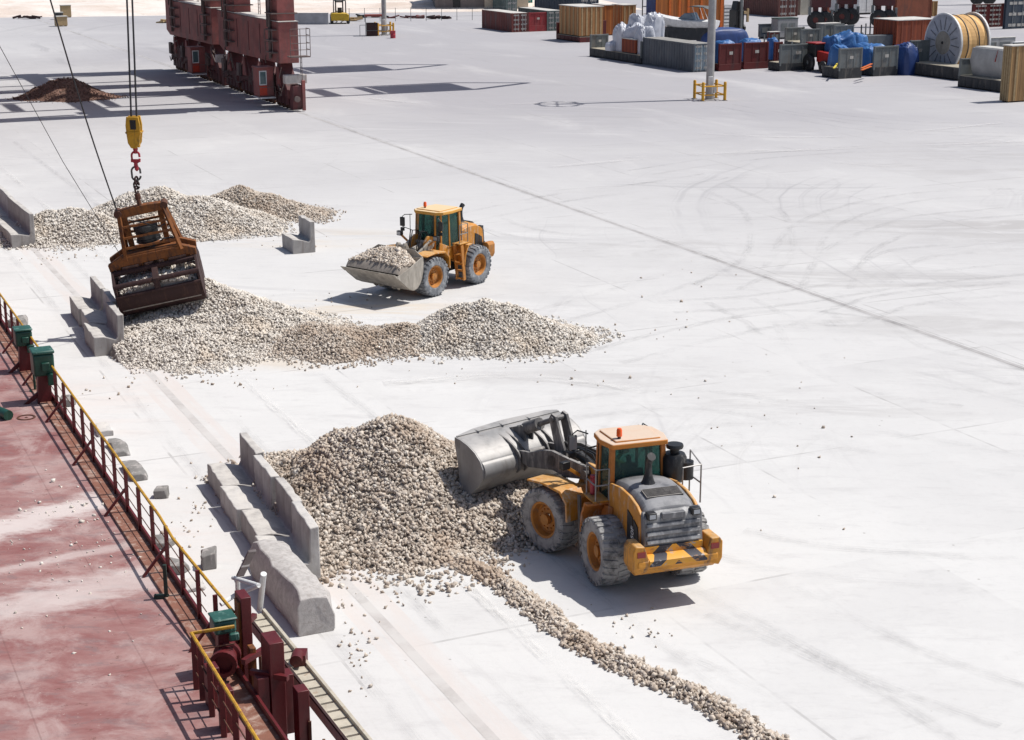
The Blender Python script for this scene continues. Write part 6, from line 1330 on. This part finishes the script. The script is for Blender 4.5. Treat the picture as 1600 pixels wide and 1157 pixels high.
m = MB(); m.prism([(.3, 2.91), (.4, 3.05), (2.1, 3.05), (2.3, 2.91)], .3, 4.7, 'y'); m.build('lid', roofw, tk)
O2, W2, L2, H2 = place(1575, 161, 1569, 1640, 73)
crate(O2, 0, 0, .0, W2, max(L2, 1.2), H2, plyt, 'tall tan plywood crate cut by the right edge, nearest of the yard', M('pale_batten', (.36, .26, .14), .8), 'wooden crates in the yard', nb=4)
boxthing(1583, 95, 1580, 1640, 66, cblue, 'engine_unit', 'dark engine unit with a white cowl behind the tan crate', 'engine unit', white)

# ------------------------------------------------------------------ lamp posts with their guards
def lamp_post(cx, cy, r0, label, labelg, extra):
    p = P(cx, cy); t = thing('lamp_post', p, 0, label, 'lamp post', 'tall lamp posts of the yard')
    m = MB(); m.lathe([(r0 * 1.9, 0), (r0 * 1.9, .06), (r0 * 1.1, .07), (r0 * 1.1, .5), (r0, .55), (r0 * .93, 10), (r0 * .80, 18), (r0 * .6, 27.5), (.001, 27.5)], 20); m.build('pole', polec, t)
    m = MB(); m.box(-.22, .22, -r0 - .22, -r0 * .9, 1.5, 2.3); m.box(r0 * .9, r0 + .25, -.2, .2, .7, 1.3); m.build('service_hatch', white, t, bevel=.02)
    m = MB(); m.tube([(-2.0, 0, 27.2), (2.0, 0, 27.2)], .09, 8); m.tube([(0, -1.8, 27.2), (0, 1.8, 27.2)], .09, 8); m.lathe([(1.9, 0), (2.05, 0), (2.05, .12), (1.9, .12)], 24, T(0, 0, 26.9), closed=True); hd_ = m.build('lamp_head', rackg, t)
    for k in range(8):
        a = k * math.pi / 4; m = MB(); m.box(-.42, .42, -.12, .14, -.5, .22, T(2.1 * math.cos(a), 2.1 * math.sin(a), 27.0) @ RZ(a + math.pi / 2)); m.build('floodlight', rackg, hd_, bevel=.04)
    g_ = thing('bollard_guard', p, YA - R(12), labelg, 'guard rail', 'yellow bollard guards round the lamp posts'); a_ = 1.15
    for x in (-a_, a_):
        for y in (-a_, a_):
            m = MB(); m.lathe([(.15, 0), (.15, 1.75), (.12, 1.83), (.001, 1.86)], 14, T(x, y, 0)); m.build('bollard', bolly, g_)
            m = MB(); m.box(x - .22, x + .22, y - .22, y + .22, 0, .04); m.build('foot_plate', rackg, g_)
    for z in (.58, 1.42):
        for (u0, u1) in (((-a_, -a_), (a_, -a_)), ((a_, -a_), (a_, a_)), ((a_, a_), (-a_, a_)), ((-a_, a_), (-a_, -a_))):
            m = MB(); m.tube([(*u0, z), (*u1, z)], .07, 8); m.build('rail', bolly, g_)
lamp_post(1108.5, 156, .40, 'grey lamp post in the yard, the nearer one in front of the containers', 'yellow bollard cage round the nearer lamp post', 0)
lamp_post(600.5, 55, .36, 'grey lamp post near the forklift, the farther one', 'yellow bollard cage round the farther lamp post beside a red barrel', 1)
p = P(614, 60); m = MB(); m.lathe([(.001, 0), (.38, 0), (.40, .02), (.38, .05), (.38, .42), (.40, .45), (.38, .48), (.38, .85), (.40, .88), (.40, 1.05), (.36, 1.02), (.001, 1.02)], 20); o = m.build('oil_barrel', redlink, smooth=50); o.location = p; tag(o, 'red barrel standing at the right of the farther bollard cage', 'barrel')
t = thing('fire_point', P(570, 57), R(10), 'small red roofed hose cabinet left of the farther bollard cage', 'cabinet')
m = MB(); m.box(.3, 1.9, 0, .9, 0, 1.9); m.build('cabinet', rustdark, t, bevel=.03); m = MB(); m.box(.1, 2.6, -.1, 1.1, 2.8, 3.1); m.build('roof', M('faded_red', (.33, .08, .06)), t); m = MB()
for x in (.15, 2.5): m.bar((x, 0, 0), (x, 0, 2.8), .08, .08)
m.bar((-.7, 0, 0), (-.7, 0, 1.6), .07, .07); m.bar((-.7, 0, 1.6), (.2, 0, 1.6), .07, .07); m.bar((.15, 0, .8), (2.5, 0, .8), .06, .06); m.build('frame', rackg, t)

# ------------------------------------------------------------------ forklift
t = thing('forklift', P(531, 36.5), R(188), 'yellow forklift truck parked at the far edge near the grey wall', 'forklift', None, 1.15); fy = M('forklift_yellow', (.60, .38, .02), .5, 0, (.3, .2, .05), .3, 2)
m = MB(); m.prism([(-1.2, .45), (-1.25, 1.25), (-.9, 1.45), (1.1, 1.5), (1.3, 1.3), (1.25, .45)], -.6, 1.9, 'y'); m.build('body', fy, t, bevel=.06)
m = MB()
for x in (-.85, .85): m.bar((x, -.2, 1.4), (x, -.1, 3.1), .1, .1); m.bar((x, 1.4, 1.4), (x, 1.0, 3.1), .1, .1)
m.box(-.9, .9, -.2, 1.1, 3.1, 3.2); m.build('overhead_guard', black, t)
m = MB()
for x in (-.5, .5): m.bar((x, -.85, .2), (x, -.85, 4.6), .18, .22)
for z in (.5, 1.6, 2.9, 4.4): m.bar((-.6, -.85, z), (.6, -.85, z), .12, .16)
m.build('mast', black, t)
for x in (-.35, .35):
    m = MB(); m.box(x - .1, x + .1, -2.3, -.95, .12, .2); m.build('fork', darksteel, t)
m = MB(); m.box(-.3, .3, .2, .7, 1.5, 1.65); m.box(-.3, .3, .7, .85, 1.5, 2.2); m.build('seat', black, t, bevel=.03)
for x in (-1.15, 1.15):
    for y, r_ in ((-.35, .62), (1.35, .52)):
        m = MB(); m.lathe([(.18, -.18), (r_ * .85, -.2), (r_, -.1), (r_, .1), (r_ * .85, .2), (.18, .18)], 22, T(x, y, r_) @ RY(R(90)), closed=True); wh = m.build('wheel', black, t)
        m = MB(); m.lathe([(.001, -.12), (r_ * .5, -.12), (r_ * .5, .12), (.001, .12)], 14, T(x, y, r_) @ RY(R(90))); m.build('rim', fy, wh)

# ------------------------------------------------------------------ far edge: wall, fence, building, odds and ends
def wall_between(name, a, b, h, th, mt, label, cat):
    d = (b - a); L_ = d.length; m = MB(); m.box(0, L_, 0, th, 0, h); m.box(-.05, L_ + .05, -.06, th + .06, h, h + .12); o = m.build(name, mt, bevel=.02); o.location = a; o.rotation_euler = (0, 0, math.atan2(d.y, d.x)); return tag(o, label, cat)
wall_between('boundary_wall', P(440, 38.5), P(513, 38.5), 1.7, .4, M('wall_grey', (.40, .40, .42), .9, 0, (.3, .3, .31), .5, .6), 'long low grey boundary wall between the crane and the forklift', 'wall')
fr_ = thing('wire_fence', P(505, 34), 0, 'thin post and wire fence along the far sandy edge', 'fence'); fa = P(505, 34)
for i in range(16):
    p = P(522 + i * 24, 35 - i * .35); m = MB(); m.bar((p.x - fa.x, p.y - fa.y, 0), (p.x - fa.x, p.y - fa.y, 2.2), .08, .08); m.build('fence_post', rackg, fr_)
for z in (.7, 1.4, 2.1):
    a, b = P(522, 35) - fa, P(882, 29.7) - fa; m = MB(); m.tube([a + Vector((0, 0, z)), b + Vector((0, 0, z))], .012, 4); m.build('fence_wire', rackg, fr_)
bl = thing('warehouse', P(757, 16), R(6), 'cream walled warehouse with a dark open doorway at the top edge', 'building')
m = MB(); m.box(-9, 0, 0, 14, 0, 7); m.build('brown_wing', M('warehouse_brown', (.20, .17, .16), .9, 0, (.28, .24, .22), .4, .3), bl); m = MB(); m.box(.004, 8, -.5, 14, 0, 7.2); m.build('wall', M('warehouse_cream', (.62, .52, .40), .9, 0, (.5, .42, .33), .3, .3), bl)  # wing in a darker brown than the cream wall
m = MB(); m.box(-9.3, 8.3, -.8, 14.3, 7.2, 7.5); m.build('roof', roofw, bl); m = MB(); m.box(-5.8, -4.4, -.03, -.003, 0, 3); m.build('doorway', black, bl)
for i, (x, y, sx, sy, sz, mt_, nm, lab, c_) in enumerate(((88, 42, 2.0, 1.2, 1.5, tanst, 'wooden_crate', 'small tan crate nearest on the far left apron', 'crate'), (87, 31, 1.4, 1.0, 1.1, rackd, 'wooden_crate', 'small dark crate at the far left behind the tan one', 'crate'), (97, 28, 1.8, 1.2, 2.0, tanst, 'wooden_crate', 'pale tan crate standing behind the small dark crate', 'crate'))):
    p = P(x, y); crate(p, 0, 0, 0, sx * .9, sy, sz, mt_, lab, None, 'crates at the far left')
r = random.Random(5)
for i, (x, y, w_, lab) in enumerate(((82, 22, 5.5, 'heap of grey debris at the far left sandy edge'), (112, 21, 6, 'longer debris heap right of the first at the far left'), (35, 30, 5, 'flat scrap strips lying at the left end of the apron edge'), (260, 36, 3, 'small dark clutter left of the crane foot'), (580, 28, 7, 'dark scrap sheets behind the hose cabinet'), (640, 29, 9, 'red and black scrap strips right of the farther lamp post'), (690, 30, 4, 'small scrap piece below the warehouse'), (556, 33, 3, 'dark tyre scrap right of the forklift'))):
    p = P(x, y); m = MB()
    for k in range(9): a = r.uniform(-.4, .4); m.box(-.7, .7, -.3, .3, 0, .12 + r.random() * .25, T(r.uniform(-w_ / 2, w_ / 2), r.uniform(-.6, .6), r.random() * .3) @ RZ(a) @ RX(r.uniform(-.2, .2)) @ RY(r.uniform(-.25, .25)))
    o = m.build('scrap_heap', [rackd, tanst, rustdark, wornred][(i * 3) % 4]); o.location = p; tag(o, lab, 'scrap', 'scrap heaps along the far edge')

# stakes, pipes and small gear between the racks
r = random.Random(11)
k = 0
for (px, py, w_, nm, cat, lab) in ((1232, 78, 2.6, 'pipe_bundle', 'pipes', 'bundle of dark pipes lying between the maroon and grey racks'), (1262, 60, 2.2, 'pipe_bundle', 'pipes', 'bundle of pale pipes above the grey rack behind the tractor'), (1322, 84, 2.0, 'pipe_bundle', 'pipes', 'short pipes behind the plain grey end wall'), (1190, 90, 3.0, 'pipe_bundle', 'pipes', 'dark pipes behind the second maroon end wall'), (1150, 62, 2.4, 'pipe_bundle', 'pipes', 'pipes on the ground behind the dark blue sheeted load')):
    p = P(px, py); t = thing(nm, p, YA, lab, cat, 'loose gear between the racks'); k += 1
    for i in range(7):
        m = MB(); x = (i % 4) * .32 + (.16 if i > 3 else 0); z = .16 + (.28 if i > 3 else 0); m.tube([(x, -r.random() * .4, z), (x, w_ + r.random(), z)], .15, 10); m.build('pipe', [rackd, rackg, rustdark, cgrey, maroon][k - 1], t)
for (px, py, n_, lab) in ((1228, 92, 5, 'row of dark stake posts on the rack left of the tractor'), (1186, 76, 5, 'row of stake posts behind the third maroon end wall'), (1290, 62, 4, 'stake posts beside the grey pump unit'), (1345, 60, 5, 'stake posts in front of the gantry wheels')):
    p = P(px, py); t = thing('stake_rack', p, YA, lab, 'stakes', 'stake racks among the cargo')
    m = MB(); m.box(-.1, n_ * .8, -.2, .4, 0, .5); m.build('base', rackd, t)
    for i in range(n_):
        m = MB(); m.box(i * .8, i * .8 + .14, 0, .16, .5, 1.7 + .9 * r.random()); m.build('stake', rackg if i % 2 else rackd, t)
